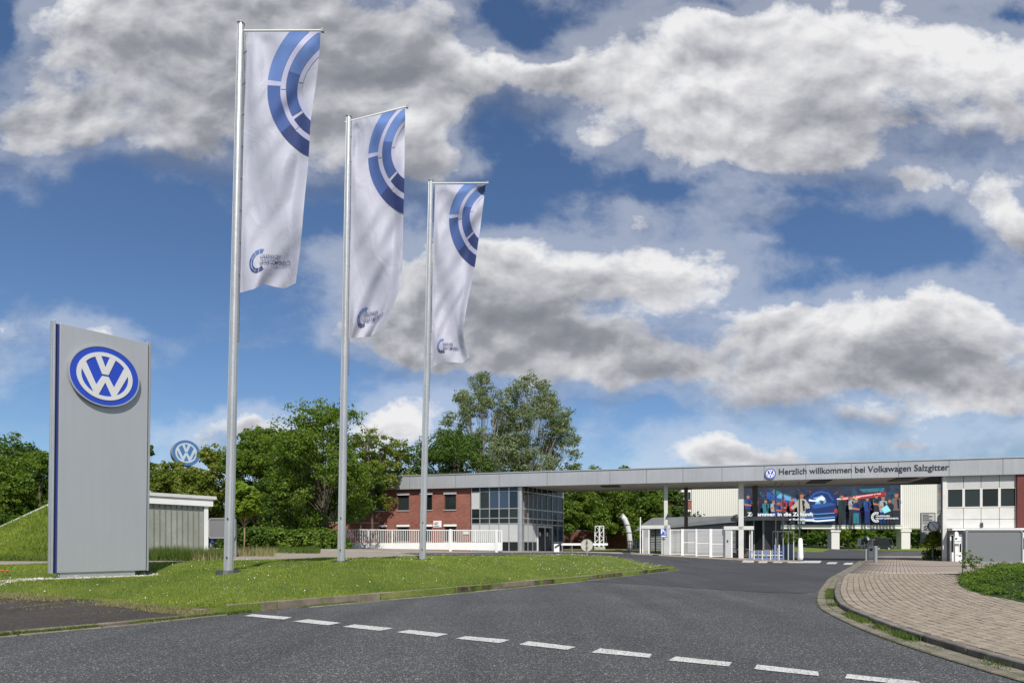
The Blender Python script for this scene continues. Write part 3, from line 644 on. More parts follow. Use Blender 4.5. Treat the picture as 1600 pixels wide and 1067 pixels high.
# scraps of turf creeping over the apron edge
pe = smooth_line([(-13, 13.5), (-10.8, 13.45), (-8.7, 13.1), (-7.07, 12.3), (-5.8, 11.3), (-4.9, 10.9)], 0.1, 6)
near_line(26000, pe, -0.1, 0.45, lambda x, y: 0.03+0.15*sm((y-11)/3)*sm((-7.5-x)/4), 0.015, 0.06, 'turf_scraps', M_straw, 'dry turf creeping over the edge of the old asphalt', -0.4)
near_line(9000, pe, 0.4, 1.5, lambda x, y: 0.02+0.14*sm((y-11)/3)*sm((-7.5-x)/4), 0.01, 0.03, 'dry_litter', M_straw, 'dry grass litter lying on the old asphalt', 1.1)
# daisies in the grass
nf = 9000; X = rng.uniform(-12, 7, nf); Y = rng.uniform(11.5, 31, nf); P = [tuple(q) for q in lp]
w = np.clip((sm((X-0)/5)*0.9+0.14), 0, 1)
k = inpoly(X, Y, P) & (rng.random(nf) < w) & (sdist(X, Y, EDGE) > .15); X, Y = X[k], Y[k]; Z = Zl(X, Y)+rng.uniform(.05, .09, len(X)); r = rng.uniform(.004, .013, len(X))*np.where(rng.random(len(X)) < .75, .7, 1.2)
V = np.stack([np.c_[X-r, Y, Z], np.c_[X, Y-r*.7, Z-r*.6], np.c_[X+r, Y, Z], np.c_[X, Y+r*.7, Z+r*.6]], 1).reshape(-1, 3)
fm = flat('daisy_white', (0.75, 0.75, 0.70)); obj('daisies', npmesh('daisies', V, 4, fm), fm, kind='stuff', label='white daisies and clover heads scattered in the lawn')

# ------------------------------------------------------------------ materials for built things
def sheetmat(name, c, rough, metal, amt=.10):
    t = NT(name); s1 = t.noise(1.0, 4, .6, v=t.vmath('MULTIPLY', t.co(), (9, 9, .35))); s2 = t.noise(.55, 5, .6); s3 = t.noise(14, 4, .7)
    col = t.ramp(t.math('ADD', t.math('MULTIPLY', s1, .5), t.math('MULTIPLY', s2, .5)), [(.34, tuple(x*(1-amt) for x in c)), (.66, tuple(x*(1+amt*.6) for x in c))])
    col = t.mix(t.ramp(t.math('MULTIPLY', s1, s3), [(.36, (0, 0, 0)), (.52, (.55,)*3)]), col, t.mix(1, col, (.72, .70, .66), 'MULTIPLY'))
    return t.fin(col, t.math('ADD', rough-.1, t.math('MULTIPLY', s2, .22)), metal)
M_silver = sheetmat('silver_paint', (0.41, 0.42, 0.44), 0.36, 0.35, .045)
M_alu = pmat('brushed_aluminium', (0.50, 0.51, 0.52), 0.36, 0.6, 0.10, 2)
M_blue = pmat('sign_blue', (0.018, 0.055, 0.42), 0.3, 0, 0.06)
M_bluestrip = pmat('strip_blue', (0.018, 0.032, 0.16), 0.35, 0, 0.08)
M_blue2 = pmat('faded_sign_blue', (0.055, 0.14, 0.32), 0.45, 0, 0.06)
M_white = pmat('white_paint', (0.72, 0.72, 0.71), 0.5, 0, 0.06)
M_white2 = pmat('emblem_white', (0.60, 0.60, 0.60), 0.4, 0.1, 0.04)
M_dirty = pmat('aged_white', (0.56, 0.56, 0.53), 0.6, 0, 0.10)
M_fascia = sheetmat('fascia_sheet', (0.36, 0.37, 0.39), 0.42, 0.25, .12)
M_soffit = pmat('soffit_strip', (0.70, 0.67, 0.60), 0.6, 0, 0.1)
M_dark = pmat('dark_metal', (0.035, 0.037, 0.04), 0.5)
M_grey = pmat('board_grey', (0.165, 0.17, 0.175), 0.6, 0, 0.03)
M_midgrey = pmat('grey_paint', (0.25, 0.26, 0.27), 0.55, 0, 0.08)
M_conc = pmat('concrete', (0.36, 0.34, 0.31), 0.85, 0, 0.2, 3, 0.3)
M_letter = pmat('letter_black', (0.018, 0.018, 0.03), 0.5)
def glass(name, c=(0.014, 0.018, 0.018), rough=0.06, dirt=0.0):
    t = NT(name); r = t.island(); n = t.noise(1.2, 3)
    col = t.mix(r, tuple(x*0.6 for x in c), tuple(x*1.7 for x in c)); t.bump(n, 0.06, 0.02); t.fin(col, rough, 0, 0.4); t.b.inputs['IOR'].default_value = 1.42; return t.m
M_glass = glass('window_glass')
M_glassb = glass('blue_glass', (0.022, 0.036, 0.06))
M_glassr = glass('brown_glass', (0.055, 0.028, 0.025))
M_panelg = pmat('spandrel_panel', (0.44, 0.45, 0.44), 0.35, 0, 0.08)
def brickmat(name, ex, c1, c2, mort, w=0.25, h=0.077):
    t = NT(name); P = t.co(); x = t.vmath('DOT_PRODUCT', P, tuple(ex)); s = t.nd('ShaderNodeSeparateXYZ'); t.L.new(P, s.inputs[0]); c = t.nd('ShaderNodeCombineXYZ'); t.L.new(x, c.inputs[0]); t.L.new(s.outputs[2], c.inputs[1])
    b = t.nd('ShaderNodeTexBrick'); t.L.new(c.outputs[0], b.inputs[0]); b.inputs['Scale'].default_value = 1; b.inputs['Brick Width'].default_value = w; b.inputs['Row Height'].default_value = h; b.inputs['Mortar Size'].default_value = 0.008
    b.inputs['Color1'].default_value = (*c1, 1); b.inputs['Color2'].default_value = (*c2, 1); b.inputs['Mortar'].default_value = (*mort, 1)
    big = t.noise(0.5, 6, 0.65); n2 = t.noise(9, 4, 0.7)
    col = t.mix(t.ramp(big, [(0.35, (0, 0, 0)), (0.7, (1, 1, 1))]), b.outputs[0], t.mix(1, b.outputs[0], (0.7, 0.66, 0.66), 'MULTIPLY'))
    col = t.mix(t.math('MULTIPLY', n2, 0.6), col, t.mix(1, col, (1.4, 1.3, 1.3), 'MULTIPLY'))
    t.bump(b.outputs['Fac'], -0.4, 0.01); return t.fin(col, 0.85, 0, 0.2)

# ------------------------------------------------------------------ pylon sign
pl, pr = W(81, 895, 15.0), W(231, 891, 16.65)
pf, PWd = frame2(pl, pr)
pz0 = 0.515; pz1l = 6.42; pz1r = 6.47
root = thing('pylon_sign', 'tall silver pylon sign with big round blue emblem standing on gravel', 'sign', (pl.x, pl.y, 0.3))
lean = Vector((0.011, 0, 1)); pf.ez = lean
m = MB(); a0, a1 = 0.105, PWd-0.05
m.box(a0, a1, -0.005, 0.06, pz0, 6.40, pf); obj('front_panel', m, M_silver, root, bevel=0.01)
m = MB(); m.box(a0, a1, 0.26, 0.32, pz0, 6.40, pf); obj('back_panel', m, M_silver, root, bevel=0.01)
m = MB(); m.box(0.03, PWd-0.03, 0.05, 0.255, pz0-0.01, 6.38, pf); obj('blue_core', m, M_bluestrip, root)
for x0 in (-0.03, PWd-0.035):
    m = MB(); m.box(x0, x0+0.055, 0.10, 0.22, pz0-0.01, 6.46, pf); obj('edge_rail', m, M_alu, root, bevel=0.008)
    m = MB(); m.box(x0+0.005, x0+0.048, -0.012, 0.07, pz0-0.01, 6.45, pf); obj('edge_rail', m, M_alu if x0 < 0 else M_midgrey, root, bevel=0.008)
m = MB(); m.box(0.17, PWd-0.30, 0.03, 0.30, 0.2, pz0, pf); obj('plinth', m, M_alu, root)
ec = uof(pf, 158.5); ez = ZP(589.5, (pf.o+pf.ex*ec).y)
R_e = (ZP(541, (pf.o+pf.ex*ec).y)-ZP(637.5, (pf.o+pf.ex*ec).y))/2*1.0
efr = Fr(pf(ec, -0.03, ez), pf.ex*1.06, pf.ey, pf.ez)
em = emblem(root, efr, R_e*0.965, M_blue, M_white2, M_alu, 0.07)
m = MB(); m.disc(lambda x, y, z: efr(x*R_e, y, z*R_e), 0.90, 0.0, 0.035, 40); obj('backing_disc', m, M_dark, em)
print('pylon', PWd, R_e)
# gravel round the base
def stones_heap(n, fn, smin, smax, zf, name, mat, label):
    V = []; P = fn(n); k = len(P)
    r = rng.uniform(smin, smax, (k, 1)); Z = zf(P[:, 0], P[:, 1])+r[:, 0]*0.25
    dirs = np.array([[1, 0, 0], [0, 1, 0], [-1, 0, 0], [0, -1, 0], [0, 0, .7], [0, 0, -.7]]); tri = [(0, 1, 4), (1, 2, 4), (2, 3, 4), (3, 0, 4), (1, 0, 5), (2, 1, 5), (3, 2, 5), (0, 3, 5)]
    sc_ = rng.uniform(.6, 1.3, (k, 6)); a = rng.uniform(0, 6.28, k); ca, sa = np.cos(a), np.sin(a)
    pts = dirs[None]*(r*sc_)[:, :, None]; x = pts[..., 0]*ca[:, None]-pts[..., 1]*sa[:, None]; y = pts[..., 0]*sa[:, None]+pts[..., 1]*ca[:, None]
    Q = np.stack([x+P[:, 0, None], y+P[:, 1, None], pts[..., 2]+Z[:, None]], -1)
    V = Q[:, np.array(tri)].reshape(-1, 3); return obj(name, npmesh(name, V, 3, mat), mat, kind='stuff', label=label)
t = NT('gravel'); M_gravel = t.fin(t.ramp(t.noise(9, 3), [(0.3, (0.22, 0.19, 0.17)), (0.5, (0.42, 0.38, 0.35)), (0.7, (0.62, 0.60, 0.58))]), 0.9)
def gp(n):
    x = rng.uniform(-1.5, PWd+.25, n); y = rng.uniform(-0.34, 0.5, n)+rng.normal(0, .05, n); k = (np.abs(x-PWd/2+.4) < PWd/2+0.35+rng.random(n)*.6); x, y = x[k], y[k]
    q = [pf(a, b, 0) for a, b in zip(x, y)]; return np.array([(v.x, v.y) for v in q])
stones_heap(1900, gp, 0.014, 0.036, lambda x, y: Zl(x, y)+0.0, 'gravel', M_gravel, 'pale gravel strip around the foot of the pylon sign')

# ------------------------------------------------------------------ flag poles and flags
def smoothinterp(ts, ps):
    ts = np.array(ts, float); ps = np.array(ps, float)
    def f(v): return np.array([np.interp(v, ts, ps[:, 0]), np.interp(v, ts, ps[:, 1])])
    return f
tf = NT('flag_cloth'); tf.fin((0.475, 0.475, 0.565), 0.55, 0, 0.25)
tr_ = tf.nd('ShaderNodeBsdfTranslucent'); tr_.inputs[0].default_value = (0.66, 0.66, 0.76, 1); mx_ = tf.nd('ShaderNodeMixShader'); mx_.inputs[0].default_value = 0.28
tf.bump(tf.noise(1.6, 3, 0.5, v=tf.vmath('MULTIPLY', tf.co(), (1.3, .5, .55)), dist=1.6), 0.40, 0.08)
tf.L.new(tf.b.outputs[0], mx_.inputs[1]); tf.L.new(tr_.outputs[0], mx_.inputs[2]); tf.L.new(mx_.outputs[0], tf.N['Material Output'].inputs[0]); M_flag = tf.m
def ink(n, c): return pmat('flag_print_'+n, c, 0.85, 0, 0.1, 1.5)
INK = [ink('light', (0.085, 0.155, 0.37)), ink('mid', (0.038, 0.078, 0.235)), ink('deep', (0.016, 0.032, 0.125)), ink('pale', (0.36, 0.36, 0.50)), ink('navy', (0.015, 0.02, 0.09))]
FLAGS = [
 dict(d=15.0, base=(357, 888), top=(376.5, 39), r=0.100, TL=(387, 51), L=[(0, 387, 51), (.45, 380, 232), (1, 375, 458)],
      R=[(0, 501, 51), (.12, 497, 110), (.34, 485, 190), (.47, 483, 243), (.66, 475, 320), (.85, 470, 385), (1, 462, 446)], B=[(0, 0), (.25, -3), (.42, -9), (.62, -2), (.8, 3), (1, -3)],
      lab='tallest flagpole with a straight arm, nearest the pylon sign', flab='white banner with blue arcs on the tallest pole, bottom corner folded', seed=1),
 dict(d=18.2, base=(533, 883), top=(545, 184), r=0.100, TL=(549, 190), L=[(0, 550, 190), (.5, 548, 350), (1, 545, 529)],
      R=[(0, 633, 170), (.3, 632, 265), (.5, 630, 345), (.75, 629, 420), (.9, 622, 470), (1, 600, 515)], B=[(0, 0), (.3, 3), (.6, 6), (.85, 0), (1, -6)],
      lab='middle flagpole with its arm tilted up to the right', flab='white banner with blue arcs hanging from the tilted arm of the middle pole', seed=2),
 dict(d=21.4, base=(660, 877), top=(673, 284), r=0.100, TL=(679, 289), L=[(0, 680, 289), (.5, 676, 430), (1, 674, 574)],
      R=[(0, 759, 289), (.25, 752, 345), (.48, 742, 420), (.7, 729, 480), (.88, 722, 530), (1, 734, 560)], B=[(0, 0), (.3, -4), (.55, 0), (.8, 5), (1, -2)],
      lab='shortest looking flagpole, in front of the brick office', flab='narrow white banner with blue arcs on the pole farthest right', seed=6)]
for fi, q in enumerate(FLAGS):
    d = q['d']; b = W(*q['base'], d); t_ = W(*q['top'], d); b.z = zl(b.x, b.y)-0.02
    root = thing('flagpole', q['lab'], 'flagpole', (b.x, b.y, b.z), 'three aluminium flagpoles on the lawn')
    ax = (t_-b); Lp = ax.length; ax.normalize(); ex = Vector((0, -1, 0)).cross(ax).normalized()*-1; ex = Vector((1, 0, -ax.x/ax.z)).normalized(); ey = Vector((0, 1, 0))
    pfr = Fr(b, ex, ey, ax)
    # fluted tube
    m = MB(); N_ = 40; vs = []; rr = [(0, 1.10), (Lp*.45, 1.02), (Lp*.8, .90), (Lp, .78)]
    for z, s in rr:
        for k in range(N_):
            w = 2*math.pi*k/N_; g = 0.80 if k % 5 == 0 else 1.0
            vs.append(pfr(math.cos(w)*q['r']*s*g, math.sin(w)*q['r']*s*g, z))
    fs = [(i*N_+k, i*N_+(k+1) % N_, (i+1)*N_+(k+1) % N_, (i+1)*N_+k) for i in range(3) for k in range(N_)]+[tuple(range(3*N_, 4*N_))]
    m.add(vs, fs); obj('pole', m, M_alu, root)
    m = MB(); m.tube([pfr(0, 0, Lp), pfr(0, 0, Lp+.03), pfr(0, 0, Lp+.07)], [q['r']*.85, q['r']*.85, q['r']*.3], 20); obj('cap', m, M_midgrey, root, smooth=True)
    m = MB(); m.tube([(b.x, b.y, b.z-.05), (b.x, b.y, b.z+.07)], [.30, .26], 16); obj('base_collar', m, M_dark, root)
    for zb in (.35, 1.25): m = MB(); m.box(-.02, .02, -q['r']*1.16, -q['r']*1.0, zb, zb+.04, pfr); obj('bolt', m, M_dark, root)
    tl = W(*q['R'][0][1:], d); ar0 = W(q['TL'][0]-10, q['TL'][1]+(2 if fi == 1 else -2), d)
    m = MB(); e1 = W(q['R'][0][1]+3, q['R'][0][2]-2.5, d-0.02); m.tube([ar0, e1], 0.021, 8); obj('arm', m, M_white, root)
    m = MB(); m.box(-.03, .03, -.03, .03, -.04, .04, Fr(e1)); obj('arm_tip', m, M_midgrey, root)
    # banner surface
    fl, fr_ = smoothinterp([c[0] for c in q['L']], [c[1:] for c in q['L']]), smoothinterp([c[0] for c in q['R']], [c[1:] for c in q['R']])
    fb = smoothinterp([c[0] for c in q['B']], [(c[1], 0) for c in q['B']]); rs = np.random.default_rng(q['seed']); ph = rs.uniform(0, 6.28, 12)
    def surf(u, v, d=d, fl=fl, fr_=fr_, fb=fb, ph=ph, fi=fi):
        # v is smoothed so that the outline has no kinks
        a = sum((fl(np.clip(v+k, 0, 1)) for k in (-.05, 0, .05)))/3 if 0.05 < v < .95 else fl(v); c = sum((fr_(np.clip(v+k, 0, 1)) for k in (-.06, -.03, 0, .03, .06)))/5 if .06 < v < .94 else fr_(v)
        p = a+(c-a)*u; p[1] += fb(u)[0]*sm((v-.75)/.25)
        D = 0.16*math.sin(u*3.4+v*(2.5+fi)+ph[0])*u + 0.075*math.sin(u*6.5-v*(9+2*fi)+ph[1])+ 0.03*math.sin(u*17-v*5+ph[8])*sm((.5-v)/.5) + 0.026*math.sin(u*13+v*(15+3*fi)+ph[2])*(.3+u) + 0.045*math.sin(v*(17+2*fi)+u*5+ph[3])*u*u
        D += 0.016*math.sin((u*1.2+v*3.5)*12+ph[4])*math.sin(v*6+ph[5])
        D += 0.26*sm((v-.6)/.4)*math.sin(u*4.6+v*5+ph[6])*u + 0.05*sm((v-.6)/.4)*math.sin(u*13+v*24+ph[7])
        D += -0.22*sm((u-.80)/.2)*sm((v-.2)/.3)            # the fly edge curls towards the viewer
        D *= sm(u/.10)*.85+.15; D *= sm(v/.05)*.9+.1
        dd = d-0.05+D; return W(p[0], p[1], dd)
    NU, NV = 44, 150; vs = [surf(i/NU, j/NV) for j in range(NV+1) for i in range(NU+1)]
    fs = [(j*(NU+1)+i, (j+1)*(NU+1)+i, (j+1)*(NU+1)+i+1, j*(NU+1)+i+1) for j in range(NV) for i in range(NU)]
    m = MB(); m.add(vs, fs)
    flg = obj('flag', m, M_flag, None, label=q['flab'], cat='flag', group='three white banners on flagpoles', smooth=True)
    Wd = 1.72; Hh = 6.1
    def on(uu, vv, off=0.011, flat_=False):
        u, v = min(max(uu/Wd, 0), 1), min(max(vv/Hh, 0), 1); p = surf(u, v); e = .004
        a = surf(min(u+e, 1), v)-surf(max(u-e, 0), v); c = surf(u, min(v+e, 1))-surf(u, max(v-e, 0)); n = a.cross(c).normalized()
        if n.y > 0: n = -n
        return p+(Vector((0, -1, 0)) if flat_ else n)*off
    def arc(cx, cz, r0, r1, a0, a1, mat, name='printed_arc', n=None, off=.011):
        nr = max(1, int((r1-r0)/.05)); n = n or max(2, int(abs(a1-a0)*math.pi/180*r1/.045)); mb = MB(); ids = {}; vs = []; fs = []
        for i in range(n+1):
            w = math.radians(a0+(a1-a0)*i/n)
            for j in range(nr+1):
                r = r0+(r1-r0)*j/nr; vs.append((cx+r*math.cos(w), cz+r*math.sin(w)))
        for i in range(n):
            for j in range(nr):
                f = (i*(nr+1)+j, i*(nr+1)+j+1, (i+1)*(nr+1)+j+1, (i+1)*(nr+1)+j); c = [vs[k] for k in f]; mx = sum(p[0] for p in c)/4; my = sum(p[1] for p in c)/4
                if min(p[0] for p in c) < Wd-.004 and max(p[1] for p in c) > .004 and my < Hh: fs.append(f)
        if not fs: return
        used = sorted({k for f in fs for k in f}); mp = {k: i for i, k in enumerate(used)}
        mb.add([on(*vs[k], off) for k in used], [tuple(mp[k] for k in f) for f in fs]); obj(name, mb, mat, flg, smooth=True)
    cx, cz = 2.36, 1.20    # centre of the big arcs, to the right of the cloth; angles measured from +u towards down
    arc(cx, cz, 1.50, 1.82, 183, 262, INK[0]); arc(cx, cz, 1.50, 1.82, 140, 179, INK[1]); arc(cx, cz, 1.50, 1.82, 100, 140, INK[2])
    arc(cx, cz, 1.42, 1.82, 179, 183, INK[3])
    arc(cx, cz, 1.37, 1.49, 176, 262, INK[3]); arc(cx, cz, 1.37, 1.49, 133, 174, INK[3]); arc(cx, cz, 1.37, 1.49, 100, 131, INK[3])
    arc(cx, cz, 1.08, 1.36, 195, 262, INK[0]); arc(cx, cz, 1.08, 1.36, 146, 195, INK[1]); arc(cx, cz, 1.08, 1.36, 100, 142, INK[2])
    arc(cx, cz, .96, 1.07, 186, 262, INK[3]); arc(cx, cz, .96, 1.07, 110, 184, INK[3])
    # small emblem of broken rings, and the lettering beside it
    lz = (5.46, 5.62, 5.52)[fi]; lx = 0.55; es = (1.0, .86, .9)[fi]
    for r0, r1 in ((.245*es, .29*es), (.185*es, .225*es)):
        for k in range(8):
            a0 = 62+k*29.5; arc(lx, lz, r0, r1, a0, a0+26, INK[2] if k < 3 else INK[1] if k < 5 else INK[0], 'emblem_segment', n=4)
    for s, zz, wd in (('VOLKSWAGEN', lz+.0, .60*es), ('GROUP COMPONENTS', lz+.14, .90*es)):
        V_, F_ = text_mesh(s, 1.0, 0.01); x0 = min(v.x for v in V_); x1 = max(v.x for v in V_); k = wd/(x1-x0)
        mb = MB(); mb.add([on(.58+(v.x-x0)*k, zz-v.y*.145, .034, True) for v in V_], F_); obj('lettering', mb, INK[2], flg)
    # halyard and rings between pole and banner
    m = MB(); m.tube([pfr(q['r']*1.15, -.02, Lp-.25), pfr(q['r']*1.25, -.02, Lp*.42)], 0.006, 5); obj('halyard', m, M_dark, root)
    for k in range(8):
        v = (k+.6)/8.2; p = surf(0, v); 
        zz = (p-b).dot(ax); m = MB(); m.tube([pfr(q['r']*.8, 0, zz), p], 0.012, 5); obj('ring', m, M_midgrey, root)

# ------------------------------------------------------------------ second round sign far behind the trees
ds = 62.0; c = W(291, 708, ds); r = 20.3*ds/F
root = thing('round_sign', 'faded round blue emblem sign on a mast above the left treetops', 'sign', (c.x, c.y+.4, zt(c.x, c.y)))
sf = Fr(c, (0.785, 0.62, 0), (-0.62, 0.785, 0))
m = MB(); q_ = lambda x, y, z: sf(x*r, y, z*r); m.disc(q_, 1.0, 0.0, 0.85, 48); obj('drum', m, M_midgrey, root, bevel=.02)
em = emblem(root, Fr(sf(0, -0.002, 0), sf.ex, sf.ey), r*.97, M_blue2, pmat('faded_emblem', (.40, .48, .54), .5), M_blue2, 0.04)
m = MB(); m.tube([(c.x, c.y+.4, c.z-r*.95), (c.x, c.y+.4, zt(c.x, c.y)-.2)], 0.16, 12); obj('mast', m, M_midgrey, root)

# ------------------------------------------------------------------ gate canopy
P0 = (PX(607, 51.4), 51.4); P1 = (PX(1600, 40.0), 40.0)
cf, CL = frame2(P0, P1); ZT = HC+5.4; ZB = HC+4.36
cu = lambda px, v=0.0: uof(cf, px, v)
croot = thing('gate_canopy', 'long grey canopy roof spanning the works entrance with black welcome lettering', 'canopy', (cf.o.x+20, cf.o.y-5, 0))
m = MB(); m.box(cu(575), CL+14, 0.08, 6.3, ZT-0.12, ZT-0.02, cf); obj('roof_slab', m, M_midgrey, croot)
m = MB(); m.box(cu(575), CL+14, -0.05, 0.12, ZT, ZT+0.07, cf); obj('edge_trim', m, M_alu, croot)
u = cu(575); joints = [cu(x) for x in (575, 640, 712, 780, 855, 953, 1010, 1067, 1128, 1194, 1259, 1330, 1404, 1483, 1567)]+[CL+2, CL+5.5, CL+9, CL+14]
for a, b in zip(joints[:-1], joints[1:]):
    m = MB(); m.box(a+.012, b-.012, 0.0, 0.07, ZB, ZT, cf); obj('fascia_panel', m, M_fascia, croot)
m = MB(); m.box(cu(575), CL+14, 0.02, 0.06, ZB+.02, ZT-.02, cf); obj('joint_backing', m, M_dark, croot)
m = MB(); m.box(joints[0], joints[0]+.07, 0.08, 6.3, ZB, ZT, cf); m.box(joints[0], CL+14, 6.2, 6.3, ZB, ZT, cf); obj('rear_fascia', m, M_fascia, croot)
su0, su1 = cu(812, .3)+.2, cu(1468)-0.1
m = MB(); m.box(su0-3, su1+.2, .08, 6.2, ZB+.16, ZB+.20, cf); obj('soffit_backing', m, M_soffit, croot)
k = 0; u = su0-2.5; me_ = None
while u < su1 and k < 290:
    if me_ is None:
        mb = MB(); mb.box(-.055, .055, 0, 6.05, 0, .05, Fr((0, 0, 0), cf.ex, cf.ey)); me_ = mb.mesh('soffit_slat', M_soffit)
    o = bpy.data.objects.new('soffit_slat', me_); COL.objects.link(o); o.parent = croot; o.location = cf(u, .1, ZB+.105)-croot.location; u += .145; k += 1
for px, v0, v1, w in ((955, 2.0, 3.2, 1.4), (1278, 1.6, 4.0, 1.3), (1407, 1.5, 3.6, 1.3)):
    m = MB(); u = cu(px, 3); m.box(u-w/2, u+w/2, v0, v1, ZB+.04, ZB+.1, cf); obj('ceiling_vent', m, M_dark, croot)
for px0, px1, v, top in ((1037.5, 1043.3, .9, ZB+.1), (1154, 1162, .9, ZB+.1)):
    a, b = cu(px0, v), cu(px1, v); p = cf(a, v, 0); m = MB(); m.box(a, b, v, v+.3, zt(p.x, p.y)-.1, top, cf); obj('column', m, M_dirty, croot, bevel=.01)
for px0, px1, v in ((1069, 1075, 5.4), (1176, 1184, 5.2)):
    a, b = cu(px0, v), cu(px1, v); p = cf(a, v, 0); m = MB(); m.box(a, b, v, v+.3, zt(p.x, p.y)-.1, ZB+.1, cf); obj('column', m, pmat('column_brown', (.10, .09, .075), .6), croot)
for px in (1212, 1223.5, 1249):
    v = 3.0; a = cu(px, v); p = cf(a, v, 0); m = MB(); m.tube([(p.x, p.y, zt(p.x, p.y)), (p.x, p.y, ZB+.1)], .05, 8); obj('mast', m, M_midgrey, croot)
ue = cu(1203.5); ze = zof(cf, 1203.5, 740.5)
emblem(croot, Fr(cf(ue, -.03, ze), cf.ex, cf.ey), 8.3*cf(ue, 0, 0).y/F, M_blue, M_white, M_alu, 0.06)
u0, u1 = cu(1217), cu(1482.5); m = MB(); text_on(m, cf, 'Herzlich willkommen bei Volkswagen Salzgitter', u1-u0, u0, ZT-.66, -0.004, 0.012, 0.022, height=.40); obj('lettering', m, M_letter, croot)

# ------------------------------------------------------------------ brick office with windows
M_brick = brickmat('red_brick', cf.ex, (0.27, 0.088, 0.058), (0.16, 0.050, 0.036), (0.24, 0.18, 0.15))
bv = 0.35; ub0, ub1 = cu(560, bv), cu(735, bv)
zg = 0.5
broot = thing('brick_office', 'two storey red brick office wing left of the glass stair tower', 'building', cf(ub0+4, bv, zg))
rows = [(772.5, 797), (822.5, 846)]; cols = [(586.5, 603.5), (621, 639), (657.5, 675), (694.5, 712.5)]
cz = sorted(set([zg, ZB+.3]+[]))
def zrow(py): return zof(cf, 666, py, bv)
wins = [(cu(a, bv), cu(b, bv), zrow(r1), zrow(r0)) for a, b in cols for r0, r1 in rows]
xs = sorted({ub0, ub1}|{w[0] for w in wins}|{w[1] for w in wins}); zs = sorted({zg, ZB+.3}|{w[2] for w in wins}|{w[3] for w in wins})
m = MB()
for i in range(len(xs)-1):
    for j in range(len(zs)-1):
        if any(abs(w[0]-xs[i]) < 1e-6 and abs(w[2]-zs[j]) < 1e-6 for w in wins): continue
        m.box(xs[i], xs[i+1], bv, bv+.3, zs[j], zs[j+1], cf)
obj('wall', m, M_brick, broot)
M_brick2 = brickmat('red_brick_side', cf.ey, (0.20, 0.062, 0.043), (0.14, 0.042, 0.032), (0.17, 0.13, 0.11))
m = MB(); m.box(ub0, ub0+.3, bv+.3, bv+11, zg, ZB+.3, cf); m.box(ub1-.3, ub1, bv+.3, bv+11, zg, ZB+.3, cf); obj('side_wall', m, M_brick2, broot)
m = MB(); m.box(ub0, ub1, bv+10.7, bv+11, zg, ZB+.3, cf); obj('rear_wall', m, M_brick, broot)
m = MB(); m.box(ub0-.3, ub1+.3, 6.4, bv+11.3, ZB+.3, ZT-.1, cf); obj('roof', m, M_midgrey, broot)
for w in wins:
    fr_w = MB(); a, b, z0, z1 = w; t = .05
    fr_w.box(a, b, bv+.10, bv+.16, z0, z0+t, cf); fr_w.box(a, b, bv+.10, bv+.16, z1-t, z1, cf); fr_w.box(a, a+t, bv+.10, bv+.16, z0+t, z1-t, cf); fr_w.box(b-t, b, bv+.10, bv+.16, z0+t, z1-t, cf)
    wo = obj('window', fr_w, M_dark, broot)
    m = MB(); m.box(a+t, b-t, bv+.12, bv+.14, z0+t, z1-t, cf); obj('pane', m, M_glass, wo)
    m = MB(); m.box(a-.06, b+.06, bv-.06, bv-.002, z1-.02, z1+.14, cf); obj('shutter_box', m, M_white, wo)
    m = MB(); m.box(a-.06, b+.06, bv-.06, bv+.10, z0-.07, z0-.004, cf); obj('sill', m, M_conc, wo)
m = MB(); a, b = cu(677.5, bv), cu(690, bv); m.box(a, b, bv-.05, bv-.01, zrow(824), zrow(814), cf); so = obj('notice_plate', m, M_white, broot)
for k, (wd, zz) in enumerate(((.36, 817.6), (.28, 820), (.40, 822.6))):
    m = MB(); m.box(a+.08, a+.08+wd, bv-.056, bv-.052, zrow(zz), zrow(zz)+.055, cf); obj('printed_line', m, M_letter, so)
# low brick wall running out to the left
lw = thing('low_brick_wall', 'low red brick wall half hidden behind the hedge', 'wall', W(535, 858, 50.5))
f2, L2 = frame2((PX(514, 49.5), 49.5), (PX(592, 50.6), 50.6)); m = MB(); m.box(0, L2, 0, .3, .6, ZP(817.5, 50), f2); obj('wall', m, M_brick, lw)
m = MB(); m.box(-.03, L2, -.04, .34, ZP(817.5, 50), ZP(816, 50), f2); obj('coping', m, M_conc, lw)

# ------------------------------------------------------------------ glass stair tower
troot = thing('glass_stair_tower', 'glazed stair tower with grey spandrel panels under the left end of the canopy', 'building', cf(cu(780, .3), .3, .6))
gx = [737, 750, 765, 780, 795.5, 810]; gy = [762.5, 768.3, 795, 809.8, 818.3, 846.5, 861.5]
tv_ = 0.30; gu = [cu(x, tv_) for x in gx]
def kind(i, j, side=False):
    if j == 4: return M_panelg
    if side: return [M_glass, M_glassr if i < 3 else M_glass if i % 2 else M_glassb, M_glassr if i < 3 else M_glassb, M_glassr if i < 3 else M_glass, None, M_glass][j]
    if j == 1: return [M_panelg, M_glass, M_glassb, M_glassb, M_glassb][i]
    return [M_glassb, None, M_glass, M_glass, None, M_glass][j]
gz = [zof(cf, 772, y, tv_) for y in gy]; gz[0] = ZB+.12
for i in range(5):
    for j in range(6):
        m = MB(); m.box(gu[i]+.03, gu[i+1]-.03, tv_, tv_+.02, gz[j+1]+.03, gz[j]-.03, cf); mt = kind(i, j); obj('pane' if mt is not M_panelg else 'spandrel_panel', m, mt, troot)
for i in range(6):
    m = MB(); wv = .032; m.box(gu[i]-wv, gu[i]+wv, tv_-.05, tv_+.08, gz[6], gz[0], cf); obj('mullion', m, M_alu, troot)
for j in range(7):
    m = MB(); m.box(gu[0]-.05, gu[5]+.05, tv_-.03, tv_+.07, gz[j]-.03, gz[j]+.03, cf); obj('transom', m, M_alu, troot)
